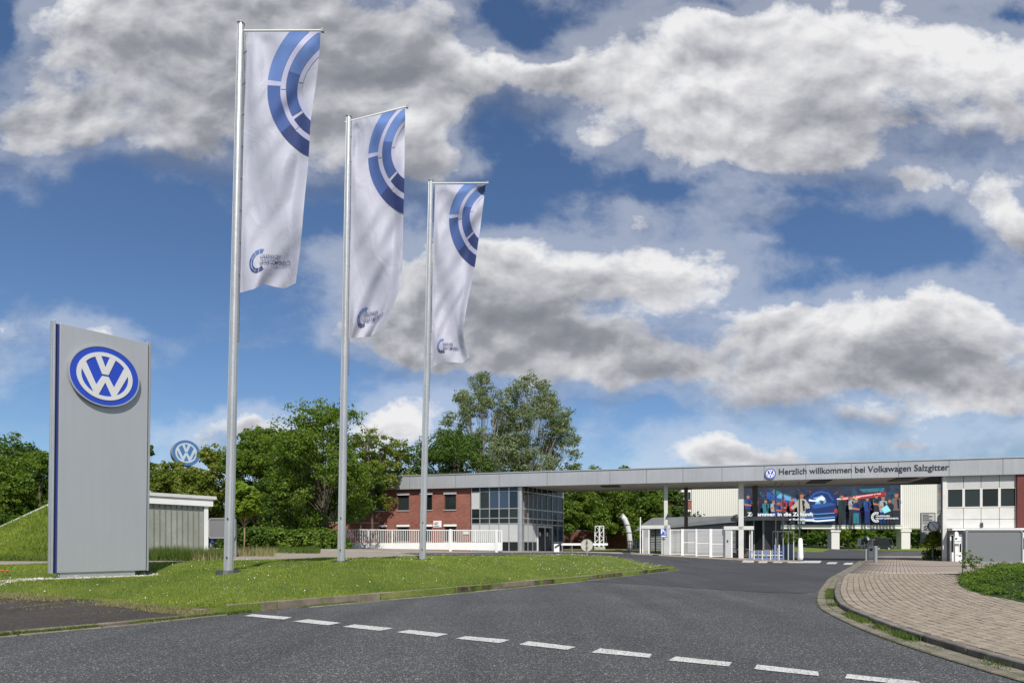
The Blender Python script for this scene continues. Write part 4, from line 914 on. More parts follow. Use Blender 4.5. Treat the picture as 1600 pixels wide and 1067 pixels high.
c0 = cf(cu(812, tv_), tv_, 0); c1 = (PX(880, 55.3), 55.3)
f3, L3 = frame2((c0.x, c0.y), c1); f3.ey = f3.ey
m = MB(); m.box(gu[5]+.06, gu[5]+.28, tv_-.06, tv_+.25, .6, ZB+.1, cf); obj('corner_post', m, M_alu, troot, bevel=.01)
sx = [818, 824.5, 832, 838.5, 846, 855, 862.5, 871, 879.5]; sy_l = [762.5, 768.5, 796, 811, 819, 847, 862]
su_ = [uof(f3, x) for x in sx]; sz = gz
for i in range(8):
    for j in range(6):
        if 3 <= i < 6 and j >= 4: continue
        m = MB(); m.box(su_[i]+.04, su_[i+1]-.04, 0, .02, sz[j+1]+.04, sz[j]-.04, f3); mt = kind(i, j, True) if not (j == 4 and i > 5) else M_glassb; obj('pane' if mt is not M_panelg else 'spandrel_panel', m, mt, troot)
for i in range(9):
    m = MB(); m.box(su_[i]-.03, su_[i]+.03, -.05, .08, (sz[6] if not 3 < i < 6 else sz[4]), sz[0], f3); obj('mullion', m, M_alu, troot)
for j in range(7):
    m = MB(); m.box(-.05, su_[3] if j > 4 else L3, -.03, .07, sz[j]-.04, sz[j]+.04, f3)
    if j > 4: m.box(su_[6], L3, -.03, .07, sz[j]-.04, sz[j]+.04, f3)
    obj('transom', m, M_alu, troot)
door = MB(); a, b = su_[3], su_[6]; z0, z1 = sz[6], sz[4]-.1
door.box(a, a+.12, -.10, .05, z0, z1, f3); door.box(b-.12, b, -.10, .05, z0, z1, f3); door.box(a+.12, b-.12, -.10, .05, z1-.14, z1, f3); door.box((a+b)/2-.04, (a+b)/2+.04, -.08, .04, z0, z1-.14, f3)
do = obj('door', door, M_white, troot)
for q0, q1 in ((a+.12, (a+b)/2-.04), ((a+b)/2+.04, b-.12)):
    m = MB(); m.box(q0, q1, -.02, .0, z0, z1-.14, f3); obj('pane', m, M_glass, do)
    m = MB(); m.box(q0+.25, q0+.5, -.05, -.03, z0+1.2, z0+1.5, f3); obj('notice', m, M_white, do)
m = MB(); m.box(gu[0], gu[5]+.3, tv_+6, tv_+6.1, .6, ZB+.1, cf); m.box(gu[0]+.1, gu[5]-.2, tv_+.5, tv_+6, 3.55, 3.75, cf); obj('inner_floor', m, M_midgrey, troot)
# ------------------------------------------------------------------ sliding gate in front of the office
g0, g1 = (PX(540.5, 48.4), 48.4), (PX(785, 45.0), 45.0); f4, L4 = frame2(g0, g1)
groot = thing('sliding_gate', 'long white sliding gate of thin bars in front of the brick office', 'gate', (f4.o.x, f4.o.y, .7))
zb_ = lambda py, u: ZP(py, f4(u, 0, 0).y)
zt0, zt1, zm0, zm1 = zb_(827, 0), zb_(828.3, L4), zb_(849.0, 0), zb_(847.5, L4); zq0, zq1 = zb_(856.5, 0), zb_(860.5, L4)
def lin(u, a, b): return a+(b-a)*u/L4
m = MB(); m.hexa([f4(0, -.04, zq0), f4(L4, -.04, zq1), f4(L4, .04, zq1), f4(0, .04, zq0), f4(0, -.04, zm0), f4(L4, -.04, zm1), f4(L4, .04, zm1), f4(0, .04, zm0)]); obj('bottom_beam', m, M_white, groot, bevel=.008)
m = MB(); m.hexa([f4(0, -.03, zt0-.07), f4(L4, -.03, zt1-.07), f4(L4, .03, zt1-.07), f4(0, .03, zt0-.07), f4(0, -.03, zt0), f4(L4, -.03, zt1), f4(L4, .03, zt1), f4(0, .03, zt0)]); obj('top_rail', m, M_white, groot)
nb = 84; mb = MB(); mb.box(-.017, .017, -.017, .017, 0, 1, Fr((0, 0, 0), f4.ex, f4.ey)); me_ = mb.mesh('bar', M_white)
for k in range(nb):
    u = (k+.5)*L4/nb; o = bpy.data.objects.new('bar', me_); COL.objects.link(o); o.parent = groot; o.location = f4(u, 0, lin(u, zm0, zm1))-groot.location; o.scale = (1, 1, lin(u, zt0, zt1)-.07-lin(u, zm0, zm1))
for px in (541.3, 576, 613, 704.5, 743, 776.5, 784.5):
    u = uof(f4, px); big = px in (704.5, 776.5); w = .09 if big else .035; m = MB(); y0 = -.12 if big else -.025
    m.box(u-w, u+w, y0, .025, (zt(*f4(u, 0, 0)[:2]) if big else lin(u, zm0, zm1)), lin(u, zt0, zt1)+(.05 if big else .0), f4); obj('post', m, M_white, groot)
m = MB(); u = uof(f4, 728.5); m.box(u-.22, u+.22, -.07, -.04, lin(u, zt0, zt1)-.32, lin(u, zt0, zt1)-.12, f4); obj('notice_plate', m, M_dirty, groot)
# small end wall panel of the gate on the left, and path bollards

# ------------------------------------------------------------------ gatehouse on the right
gv = 0.30; q0, q1 = cu(1475, gv), cu(1590, gv)
hroot = thing('gatehouse', 'two storey white panelled gatehouse under the right end of the canopy', 'building', cf((q0+q1)/2, gv, 0))
hx = [1479, 1505.5, 1533, 1561.5, 1588.5]; hy = [744, 762.5, 793.3, 811.5, 825.5]
hu = [cu(x, gv) for x in hx]; hz = [zof(cf, 1533, y, gv) for y in hy]; hz[0] = ZB+.1
for i in range(4):
    for j in range(4):
        m = MB()
        if j == 1:
            a, b, z0, z1 = hu[i], hu[i+1], hz[2], hz[1]; t = .07
            m.box(a, b, gv-.02, gv+.08, z0, z0+t, cf); m.box(a, b, gv-.02, gv+.08, z1-t, z1, cf); m.box(a, a+t, gv-.02, gv+.08, z0+t, z1-t, cf); m.box(b-t, b, gv-.02, gv+.08, z0+t, z1-t, cf)
            wo = obj('window', m, M_dirty, hroot); m = MB(); m.box(a+t, b-t, gv+.02, gv+.04, z0+t, z1-t, cf); obj('pane', m, M_glass, wo)
        else:
            m.box(hu[i]+.015, hu[i+1]-.015, gv, gv+.06, hz[j+1]+.012, hz[j]-.012, cf); obj('wall_panel', m, M_dirty if j > 1 else M_panelg, hroot)
m = MB(); m.box(q0, hu[4]+.1, gv+.09, gv+.25, .02, ZB+.1, cf); obj('inner_wall', m, M_midgrey, hroot); m = MB(); m.box(cu(1467, gv+5.6), hu[4], gv+5.6, gv+5.8, .02, ZB+.1, cf); obj('rear_wall', m, M_midgrey, hroot)
a = cu(1476, gv); m = MB(); m.box(a-.12, a+.12, gv-.03, gv+.2, .05, ZB+.08, cf); obj('corner_post', m, M_dirty, hroot, bevel=.01)
m = MB(); m.box(cu(1478, gv)+.1, cu(1598, gv), gv-.75, gv+.02, hz[4]-.14, hz[4]-.02, cf); obj('ledge', m, M_white, hroot)
m = MB(); a = cu(1533.5, gv); m.box(a-.06, a+.06, gv-.1, gv-.02, hz[4]+.05, hz[4]+.35, cf); obj('lamp', m, M_dark, hroot)
# receding left face
pA = cf(cu(1475, gv)-.14, gv+.1, 0); pB = (PX(1464, 47.5), 47.5); f5, L5 = frame2((pA.x, pA.y), pB)
f5.ey = Vector((f5.ex.y, -f5.ex.x, 0))
for k in range(4):
    a, b = L5*k/4, L5*(k+1)/4
    for z0, z1, mt, nm in ((hz[2]-.3, ZB+.1, M_glassb, 'pane'), (hz[4], hz[2]-.34, M_midgrey, 'wall_panel'), (.05, hz[4]-.03, M_dirty if k > 1 else M_glass, 'wall_panel')):
        m = MB(); m.box(a+.04, b-.04, 0, .05, z0, z1, f5); obj(nm, m, mt, hroot)
m = MB(); m.box(L5*.5, L5*.62, -.09, -.01, 1.4, 2.7, f5); obj('yellow_box', m, pmat('post_yellow', (.55, .36, .03), .5), hroot)
m = MB(); m.box(L5*.85, L5*1.0, -.09, -.01, .9, 1.5, f5); obj('yellow_box', m, pmat('post_yellow', (.55, .36, .03), .5), hroot)
# red-brown cladding wall right of the gatehouse
wr = thing('cladding_wall', 'dark red brown clad wall at the right edge beside the gatehouse', 'wall', cf(cu(1600, gv), gv, 0))
M_red = pmat('clad_red', (.12, .028, .022), .5, 0, .1)
for k in range(8):
    m = MB(); a = cu(1591, .0)+k*1.2; m.box(a, a+1.17, .12, .3, .05, ZB+.05, cf); obj('cladding_panel', m, M_red, wr)

# white door and gate machine below the ledge
dr_ = thing('white_barred_door', 'white door with barred glazing below the gatehouse ledge', 'door', cf(cu(1496, -.1), -.1, .05))
fd = Fr(cf(cu(1484.5, -.15), -.15, 0.09), cf.ex, cf.ey); wd = cu(1509, -.15)-cu(1484.5, -.15); hd = 1.72
m = MB(); m.box(0, wd, 0, .06, 0, .58, fd); obj('kick_panel', m, M_white, dr_)
m = MB(); m.box(0, .07, 0, .06, .58, hd, fd); m.box(wd-.07, wd, 0, .06, .58, hd, fd); m.box(.07, wd-.07, 0, .06, hd-.08, hd, fd); obj('frame', m, M_white, dr_)
m = MB(); m.box(.07, wd-.07, .03, .04, .58, hd-.08, fd); obj('pane', m, M_glass, dr_)
for k in range(4):
    m = MB(); x = .07+(wd-.14)*(k+1)/5; m.box(x-.02, x+.02, .0, .028, .58, hd-.08, fd); obj('bar', m, M_white, dr_)
gm = thing('card_reader_column', 'white access column with a box and slot in front of the barred door', 'column', cf(cu(1494, -.6), -.6, .09))
p = cf(cu(1494, -.6), -.6, .09); fg = Fr(p, cf.ex, cf.ey)
m = MB(); m.box(-.10, .10, -.1, .1, 0, 1.78, fg); obj('post', m, M_white, gm, bevel=.01)
m = MB(); m.hexa([fg(-.1, -.1, 1.78), fg(.1, -.1, 1.78), fg(.1, .1, 1.78), fg(-.1, .1, 1.78), fg(-.02, -.02, 1.9), fg(.02, -.02, 1.9), fg(.02, .02, 1.9), fg(-.02, .02, 1.9)]); obj('cap', m, M_white, gm)
m = MB(); m.box(-.17, .19, -.22, -.102, 1.12, 1.58, fg); bx = obj('reader_box', m, M_white, gm, bevel=.01)
m = MB(); m.box(-.12, -.03, -.24, -.222, 1.40, 1.50, fg); obj('lens', m, M_dark, bx)
m = MB(); m.box(-.12, .15, -.235, -.222, 1.26, 1.28, fg); obj('slot', m, M_dark, bx)
gm2 = thing('white_post', 'white post with a small box at the very right edge of the forecourt', 'post', W(1597, 880, 36))
p = W(1597, 880, 36); p.z = .09; fg = Fr(p); m = MB(); m.box(-.13, .16, -.1, .1, 0, .8, fg); obj('post', m, M_white, gm2, bevel=.01)
m = MB(); m.box(-.1, .16, -.12, .1, 1.45, 1.75, fg); obj('box', m, M_white, gm2); m = MB(); m.box(-.04, .04, -.04, .04, .8, 1.45, fg); obj('stem', m, M_dark, gm2)

# grey blank board on posts in the hedge
def board(px0, px1, py0, py1, d, name, label, posts, zbase, rnd=.12, yaw=0.0, face=None):
    p0, p1 = (PX(px0, d), d), (PX(px1, d+yaw), d+yaw); f, L = frame2(p0, p1); z0, z1 = ZP(py1, d), ZP(py0, d)
    r = thing(name, label, 'sign', (f.o.x, f.o.y, zbase)); n = 6
    def rr(g, rad):
        out = []
        for cx, cz, a0 in ((L-g-rad, z1-g-rad, 0), (g+rad, z1-g-rad, 90), (g+rad, z0+g+rad, 180), (L-g-rad, z0+g+rad, 270)):
            for k in range(n+1): w = math.radians(a0+90*k/n); out.append((cx+rad*math.cos(w), cz+rad*math.sin(w)))
        return out[::-1]
    m = MB(); m.prism(rr(.055, rnd*.6), f, 0.0, .05); obj('board_face', m, face or M_grey, r)
    o1, o2 = rr(0, rnd), rr(.055, rnd*.6); k = len(o1); m = MB()
    vs = [f(x, -.03, z) for x, z in o1]+[f(x, -.03, z) for x, z in o2]+[f(x, .08, z) for x, z in o1]+[f(x, .08, z) for x, z in o2]
    fs = []
    for i in range(k):
        j = (i+1) % k; fs += [(i, j, k+j, k+i), (2*k+i, 3*k+i, 3*k+j, 2*k+j), (i, 2*k+i, 2*k+j, j), (k+i, k+j, 3*k+j, 3*k+i)]
    m.add(vs, fs); obj('frame', m, M_midgrey, r)
    for x in posts:
        m = MB(); u = L*x; m.box(u-.035, u+.035, .085, .15, zbase-.3, z1-.1, f); obj('post', m, M_midgrey, r)
    return r
board(1508, 1598, 827.5, 880.5, 22.5, 'notice_board', 'large blank grey board with rounded frame above the clipped hedge', (.015, .985), 0.05)
r_ = board(1439, 1461.5, 801, 850.5, 50.0, 'rules_board', 'tall grey rules board with printed lines and round symbols beside the clock', (.5,), 0.05, .06, face=M_panelg)
M_ink = flat('print_dark', (.10, .10, .11)); d = 50.0
fr_ = Fr((PX(1439, d), d-.035, 0)); wB = PX(1461.5, d)-PX(1439, d)
for k, (py, w, h) in enumerate(((804.5, .5, .035), (807.5, .8, .07), (810, .55, .035), (812.5, .8, .05), (815, .7, .03), (818, .85, .03), (829, .55, .05), (832, .35, .04))):
    m = MB(); z = ZP(py, d); m.box(.12, .12+wB*w*.85, 0, .01, z, z+h, fr_); obj('printed_line', m, M_ink, r_)
m = MB(); m.annulus(fr_, .12, .17, 0, .01, 20, cx=.37, cz=ZP(824, d)); f0 = Fr(fr_(.37, 0, ZP(824, d)), (.7, 0, -.7), (0, 1, 0), (.7, 0, .7)); m.box(-.13, .13, 0, .01, -.02, .02, f0); obj('prohibition_symbol', m, M_ink, r_)
m = MB(); m.box(.62, .95, 0, .01, ZP(825.3, d), ZP(822.7, d), fr_); obj('symbol_plate', m, M_ink, r_)
# clock
dc = 42.6; c = W(1458.5, 822.3, dc); ck = thing('station_clock', 'round grey clock with black hands on a bracket by the gatehouse corner', 'clock', c)
fc = Fr(c, (.985, -.17, 0), (.17, .985, 0)); R = 8.0*dc/F
m = MB(); m.disc(fc, R, -.06, .10, 40); obj('case', m, M_dark, ck); m = MB(); m.disc(fc, R*.9, -.075, -.062, 40); dial = obj('dial', m, pmat('dial_grey', (.70, .72, .76), .5), ck)
for k in range(12):
    w = math.radians(30*k); f0 = Fr(fc(0, 0, 0), fc.ex*math.cos(w)+Vector((0, 0, 1))*math.sin(w), fc.ey, -fc.ex*math.sin(w)+Vector((0, 0, 1))*math.cos(w)); m = MB(); m.box(R*.68, R*.84, -.082, -.077, -.013, .013, f0); obj('hour_mark', m, M_letter, dial)
for ang, l in ((125, .5), (-52, .72)):
    w = math.radians(ang); f0 = Fr(fc(0, 0, 0), fc.ex*math.cos(w)+Vector((0, 0, 1))*math.sin(w), fc.ey, -fc.ex*math.sin(w)+Vector((0, 0, 1))*math.cos(w)); m = MB(); m.box(-R*.15, R*l, -.09, -.084, -.017, .017, f0); obj('hand', m, M_letter, ck)
m = MB(); m.tube([fc(R*.95, .02, 0), W(1472, 822, dc-.3)], .04, 8); obj('bracket', m, M_dark, ck)

# ------------------------------------------------------------------ bollards, ticket posts
def bollard_mesh(): 
    m = MB(); m.tube([(0, 0, 0), (0, 0, .98), (0, 0, 1.04), (0, 0, 1.06)], [.085, .085, .07, .02], 14); return m
def bollard(x, y, h, label, r=1.0):
    t_ = thing('bollard', label, 'bollard', (x, y, zt(x, y)+.02), 'grey steel bollards along the pavement')
    m = MB(); z = t_.location.z; m.tube([(x, y, z), (x, y, z+h-.06)], .08*r, 14); obj('post', m, M_midgrey, t_, smooth=False)
    m = MB(); m.tube([(x, y, z+h-.06), (x, y, z+h-.01), (x, y, z+h)], [.09*r, .085*r, .04*r], 14); obj('cap', m, M_alu, t_)
    m = MB(); m.tube([(x, y, z-.02), (x, y, z+.025)], .13*r, 14); obj('foot_ring', m, M_dark, t_)
for px, py, h, lab in ((1368, 879, 1.05, 'thick grey bollard standing furthest forward on the pavement edge'), (1353, 876.5, .85, 'thin grey bollard at the end of the road kerb'), (1457.5, 875.5, .95, 'grey bollard under the round bush'), (1466, 874.5, .9, 'grey bollard hard against the gatehouse corner')):
    p = G0(px, py, .09); bollard(p.x, p.y, h, lab, 1.25 if px == 1368 else .8)
p = G0(1360, 874, .09); t_ = thing('ticket_machine', 'pale grey ticket box between the bollards and the road', 'machine', (p.x, p.y, .09)); fk = Fr(p, cf.ex, cf.ey)
m = MB(); m.box(-.16, .16, -.15, .15, 0, .95, fk); obj('cabinet', m, M_dirty, t_, bevel=.02); m = MB(); m.box(-.19, .19, -.18, .18, .95, 1.0, fk); obj('lid', m, M_midgrey, t_); m = MB(); m.box(-.1, .1, -.17, -.155, .6, .8, fk); obj('screen', m, M_dark, t_)
p = G0(1354, 870, .09); t_ = thing('signal_post', 'dark signal post with a round head beside the road kerb', 'post', (p.x, p.y, .05)); 
m = MB(); m.tube([p, p+Vector((0, 0, 1.3))], .09, 10); obj('post', m, M_dark, t_); m = MB(); m.tube([p+Vector((0, 0, 1.3)), p+Vector((0, 0, 1.36)), p+Vector((0, 0, 1.72)), p+Vector((0, 0, 1.8))], [.1, .26, .24, .1], 14); obj('signal_head', m, pmat('dark_green', (.012, .03, .02), .4), t_, smooth=True)
m = MB(); m.box(p.x-.07, p.x+.07, p.y-.28, p.y-.235, p.z+1.45, p.z+1.62); obj('lens', m, M_dirty, t_)

# ------------------------------------------------------------------ pedestrian gates under the canopy
vg = 1.2; zgp = lambda px: zt(*cf(cu(px, vg), vg, 0)[:2])+.06
# pavement strip they stand on
strip_p = [cf(cu(x, v), v, 0) for x, v in ((985, -.6), (1100, -.7), (1165, -.9), (1182, -.6), (1186, .3), (1186, 4.6), (985, 4.6))]
drape('gate_pavement', [(p.x, p.y) for p in strip_p], lambda x, y: Zt(x, y)+.06, .8, M_path, skirt=.15, kind='structure')
pf0 = thing('barred_fence', 'white barred pedestrian fence and gates between the two turnstiles', 'fence', cf(cu(1090, vg), vg, .3))
ztop = zof(cf, 1090, 827.2, vg)
def seg(px0, px1, nb, mid, wide=False):
    a, b = cu(px0, vg), cu(px1, vg); z0 = zgp((px0+px1)/2)+.06
    m = MB(); m.box(a, b, vg-.02, vg+.02, ztop-.05, ztop, cf); m.box(a, b, vg-.02, vg+.02, z0, z0+.05, cf)
    if mid: m.box(a, b, vg-.02, vg+.02, z0+.88, z0+.93, cf)
    obj('rail', m, M_white, pf0); mb = MB(); mb.box(-.014, .014, -.014, .014, 0, ztop-z0-.1, Fr((0, 0, 0), cf.ex, cf.ey)); me = mb.mesh('bar', M_white)
    for k in range(nb):
        u = a+(b-a)*(k+.5)/nb; o = bpy.data.objects.new('bar', me); COL.objects.link(o); o.parent = pf0; o.location = cf(u, vg, z0+.05)-pf0.location
    return a, b
seg(1048, 1065, 9, False); seg(1067.5, 1087, 12, True); seg(1089.5, 1109, 12, True); seg(1112, 1131, 12, True)
for px, w in ((1047, .06), (1066.2, .1), (1088, .06), (1110.5, .1), (1131.5, .06)):
    a = cu(px, vg); m = MB(); m.box(a-w, a+w, vg-.07, vg+.05, zgp(px)-.05, ztop+.03, cf); obj('post', m, M_white, pf0)
def turnstile(px0, px1, pyr0, pyr1, label, side):
    v0 = vg-.3; r = thing('turnstile', label, 'turnstile', cf(cu((px0+px1)/2, vg), vg, zgp(px0)))
    a, b = cu(px0, v0), cu(px1, v0); z1, z0 = zof(cf, (px0+px1)/2, pyr0, v0), zof(cf, (px0+px1)/2, pyr1, v0); zb2 = zgp((px0+px1)/2)-.04
    m = MB(); m.box(a, b, v0, v0+1.9, z0, z1, cf); obj('roof', m, M_dirty, r, bevel=.015)
    for u in (a+.10, a+.55, b-.12):
        for v in (v0+.1, v0+1.7):
            m = MB(); m.box(u-.04, u+.04, v-.04, v+.04, zb2, z0, cf); obj('post', m, M_white, r)
    cxu = (a+b)/2+(-.05 if side else .1); vc = v0+.9
    m = MB(); p = cf(cxu, vc, zb2); m.tube([p, (p.x, p.y, z0)], .05, 10); rot = obj('rotor', m, M_dark, r)
    for q in range(4):
        w = math.radians(90*q+22); dv = cf.ex*math.cos(w)+cf.ey*math.sin(w)
        for k in range(11):
            m = MB(); zz = .25+k*.17; m.tube([p+Vector((0, 0, zz)), p+Vector((0, 0, zz))+dv*.62], .018, 5); obj('arm', m, M_dark, rot)
    # solid panel with reader
    s0, s1 = (b-.62, b-.04) if side else (a+.1, a+.5)
    m = MB(); m.box(s0, s1, v0-.02, v0+.06, zb2, z0-.03, cf); pn = obj('side_panel', m, M_panelg, r); m = MB(); m.box(s0+.1, s0+.2, v0-.05, v0-.025, zb2+1.2, zb2+1.35, cf); obj('reader', m, M_dark, pn)
    for k in range(7):
        m = MB(); u = a+.12+k*.065; m.box(u-.012, u+.012, v0+.05, v0+.08, zb2, z0, cf); obj('bar', m, M_white, r)
    return r
turnstile(1002, 1047, 821, 826.3, 'left full height turnstile with a pale roof behind the blue parking sign', True)
turnstile(1131, 1178, 822.3, 828, 'right full height turnstile with a pale roof beside the dark guard cabin', False)
m = MB(); a = cu(1000.5, vg-.3); p = cf(a, vg-.3, 0); tp = thing('tall_white_post', 'slender white post at the left corner of the left turnstile', 'post', (p.x, p.y, zt(p.x, p.y)))
m.tube([(p.x, p.y, zt(p.x, p.y)), (p.x, p.y, ZP(809, p.y))], .045, 8); obj('post', m, M_white, tp); m = MB(); m.tube([(p.x, p.y, ZP(809, p.y)), (p.x, p.y, ZP(808, p.y))], .06, 8); obj('cap', m, M_dirty, tp)
# grey shed behind the gates
sh = thing('grey_shed', 'low grey shed with horizontal cladding behind the barred gates', 'shed', W(1080, 860, 62)); fs_, Ls = frame2((PX(1008, 63), 63), (PX(1150, 58), 58))
zt_s = ZP(807.5, 60); 
for k in range(9):
    m = MB(); z = .4+k*(zt_s-.4-.5)/9; m.box(0, Ls, -.02*(k % 2)-.02, .05, z+.01, z+(zt_s-.9)/9, fs_); obj('cladding_board', m, M_midgrey, sh)
m = MB(); m.box(-.1, Ls+.1, 0.06, 5, .3, zt_s-.5, fs_); obj('body', m, M_midgrey, sh)
m = MB(); rf = pmat('shed_roof', (.20, .21, .215), .5); m.hexa([fs_(-1.2, -.5, zt_s-1.3), fs_(Ls+.3, -.3, zt_s-.55), fs_(Ls+.3, 5.3, zt_s-.5), fs_(-1.2, 5.3, zt_s-1.2), fs_(.9, -.3, zt_s), fs_(Ls+.3, -.3, zt_s), fs_(Ls+.3, 5, zt_s), fs_(.9, 5, zt_s)]); obj('roof', m, rf, sh)
# security cameras
for px, py, lab, s in ((1045, 805, 'small dark security camera on the left canopy column', 1), (1150, 806, 'dark security camera facing left on the right canopy column', -1)):
    v = .8; c = cf(cu(px, v), v, zof(cf, px, py, v)); r = thing('security_camera', lab, 'camera', c); fk = Fr(c, cf.ex*s, cf.ey)
    m = MB(); m.hexa([fk(-.12, -.1, -.02), fk(.2, -.1, -.14), fk(.2, .05, -.14), fk(-.12, .05, -.02), fk(-.10, -.1, .12), fk(.24, -.1, .0), fk(.24, .05, 0), fk(-.10, .05, .12)]); obj('housing', m, M_dark, r); m = MB(); m.tube([fk(-.08, 0, 0), fk(-.22*s, 0, -.2)], .025, 6); obj('bracket', m, M_dark, r)
# guard cabin with flat roof
gc = thing('guard_cabin', 'dark glazed guard cabin with a flat grey roof right of the turnstiles', 'cabin', W(1172, 862, 47)); fq, Lq = frame2((PX(1150, 48.6), 48.6), (PX(1192, 46.6), 46.6)); zr = ZP(813, 47); zw = ZP(859, 47)
m = MB(); m.box(0, Lq, .03, 2.2, .25, zw, fq); obj('base_wall', m, pmat('cabin_base', (.22, .20, .175), .7), gc)
m = MB(); m.box(-.25, Lq+.35, -.3, 2.6, zr-.02, zr+.26, fq); obj('roof', m, M_midgrey, gc, bevel=.02)
for k in range(4):
    m = MB(); a, b = Lq*k/3, Lq*(k+1)/3
    if k < 3: m.box(a+.05, b-.05, .05, .07, zw+.05, zr-.05, fq); obj('pane', m, M_glass, gc)
    m = MB(); m.box(a-.04, a+.04, 0, .1, zw, zr, fq); obj('mullion', m, M_midgrey, gc)
m = MB(); m.box(0, Lq, 2.0, 2.1, zw, zr, fq); m.box(Lq-.05, Lq, .1, 2.0, zw, zr, fq); obj('rear_wall', m, M_dark, gc)
# low blue and white barrier railing on the traffic island
bb = thing('island_railing', 'low blue and white barrier on the traffic island before the guard cabin', 'barrier', W(1198, 875, 43.5)); fb_, Lb = frame2((PX(1172, 43.8), 43.8), (PX(1224, 42.6), 42.6)); zb0 = zt(PX(1198, 43.2), 43.2)
isl = [fb_(x, y, 0) for x, y in ((-1.0, -.7), (Lb*.5, -.8), (Lb+.5, -.6), (Lb+.9, .6), (Lb*.5, 2.6), (-1, 2.6), (-1.8, .6))]
drape('traffic_island', [(p.x, p.y) for p in isl], lambda x, y: Zt(x, y)+.09, .5, M_path, skirt=.2, kind='structure')
M_bb = pmat('barrier_blue', (.20, .27, .46), .5)
for k in range(3):
    m = MB(); m.box(0, Lb, 0, .05, zb0+.16+k*.22, zb0+.23+k*.22, fb_); obj('rail', m, M_bb if k != 1 else M_white2, bb)
for k in range(9):
    m = MB(); u = Lb*k/8; m.box(u-.03, u+.03, -.03, .08, zb0+.05, zb0+.72+(.4 if k > 5 else 0), fb_); obj('post', m, M_white if k % 2 else M_bb, bb)
# light blue-grey glass shelter side beyond it
gs = thing('glass_wind_screen', 'row of slim glass screens in metal frames beside the exit lane', 'screen', W(1215, 868, 47)); fg_, Lg = frame2((PX(1199, 47.4), 47.4), (PX(1240, 46.4), 46.4)); z0 = zt(PX(1215, 47), 47)
for k in range(6):
    u = Lg*k/5; m = MB(); m.box(u-.03, u+.03, 0, .06, z0, z0+2.05, fg_); obj('post', m, M_dirty, gs)
    if k < 5: m = MB(); m.box(u+.04, u+Lg/5-.04, .02, .035, z0+.15, z0+1.15, fg_); obj('pane', m, M_glassb, gs)
m = MB(); m.box(-.03, Lg+.03, 0, .06, z0+2.05, z0+2.13, fg_); obj('rail', m, M_dirty, gs)
p = W(1250.5, 868, 44); p.z = zt(p.x, p.y); b_ = thing('white_bollard', 'tall tapered white marker standing in the exit lane', 'bollard', p); m = MB(); m.tube([p, p+Vector((0, 0, .3)), p+Vector((0, 0, 1.55)), p+Vector((0, 0, 1.6))], [.13, .20, .13, .05], 14); obj('post', m, M_white, b_, smooth=True); m = MB(); m.tube([p, p+Vector((0, 0, .05))], .22, 14); obj('foot', m, M_dark, b_)

# blue parking sign
dS = 44.0; x = PX(1036.8, dS); z = zt(x, dS)+.02; ps = thing('parking_sign', 'blue disabled parking sign with a white P on a thin post', 'sign', (x, dS, z)); fS = Fr((x, dS, 0))
m = MB(); m.tube([(x, dS+.04, z), (x, dS+.04, ZP(826, dS))], .025, 8); obj('post', m, M_midgrey, ps)
w = 4.7*dS/F; zb1, zt1_ = ZP(840, dS), ZP(825.8, dS)
m = MB(); m.box(-w, w, -.01, .012, zb1, zt1_, fS); pl_ = obj('plate', m, pmat('parking_blue', (.015, .07, .33), .4), ps)
m = MB(); text_on(m, fS, 'P', .21, -w+.03, zt1_-.36, -.013, .035, height=.32); obj('letter', m, M_white, pl_)
m = MB(); m.disc(fS, .035, -.02, -.012, 12, cx=.09, cz=zt1_-.17); m.annulus(fS, .05, .075, -.02, -.012, 14, 120, 400, cx=.10, cz=zt1_-.33); m.box(.07, .10, -.02, -.012, zt1_-.32, zt1_-.2, fS); m.box(.09, .17, -.02, -.012, zt1_-.28, zt1_-.25, fS); obj('wheelchair_symbol', m, M_white, pl_)
m = MB(); m.box(-w+.05, w-.05, -.02, -.012, zb1+.05, zb1+.14, fS); obj('caption', m, M_white, pl_)
m = MB(); m.box(-.12, .12, -.01, .01, zb1-.16, zb1-.08, fS); obj('sub_plate', m, M_dark, ps)

# round sign seen from behind at the tip of the lawn
dR = 31.0; x = PX(917, dR); z = zl(x, dR-1); rs_ = thing('round_traffic_sign', 'round traffic sign seen from its blank grey back at the lawn edge', 'sign', (x, dR, z)); fS = Fr((x, dR, ZP(851.8, dR)))
R = 9.6*dR/F; m = MB(); m.disc(fS, R, 0, .012, 36); obj('disc', m, pmat('sign_back', (.47, .46, .42), .5, .2), rs_)
m = MB(); m.annulus(fS, R*.965, R, -.012, -.001, 36); obj('rim', m, M_alu, rs_)
m = MB(); m.tube([(x, dR-.045, z-.1), (x, dR-.045, ZP(842.5, dR))], .030, 10); obj('post', m, pmat('post_rust', (.33, .27, .21), .6, .2), rs_)
for s in (.12, -.12):
    m = MB(); m.box(-.05, .05, -.085, -.013, s-.015, s+.015, fS); obj('clamp', m, M_dark, rs_)
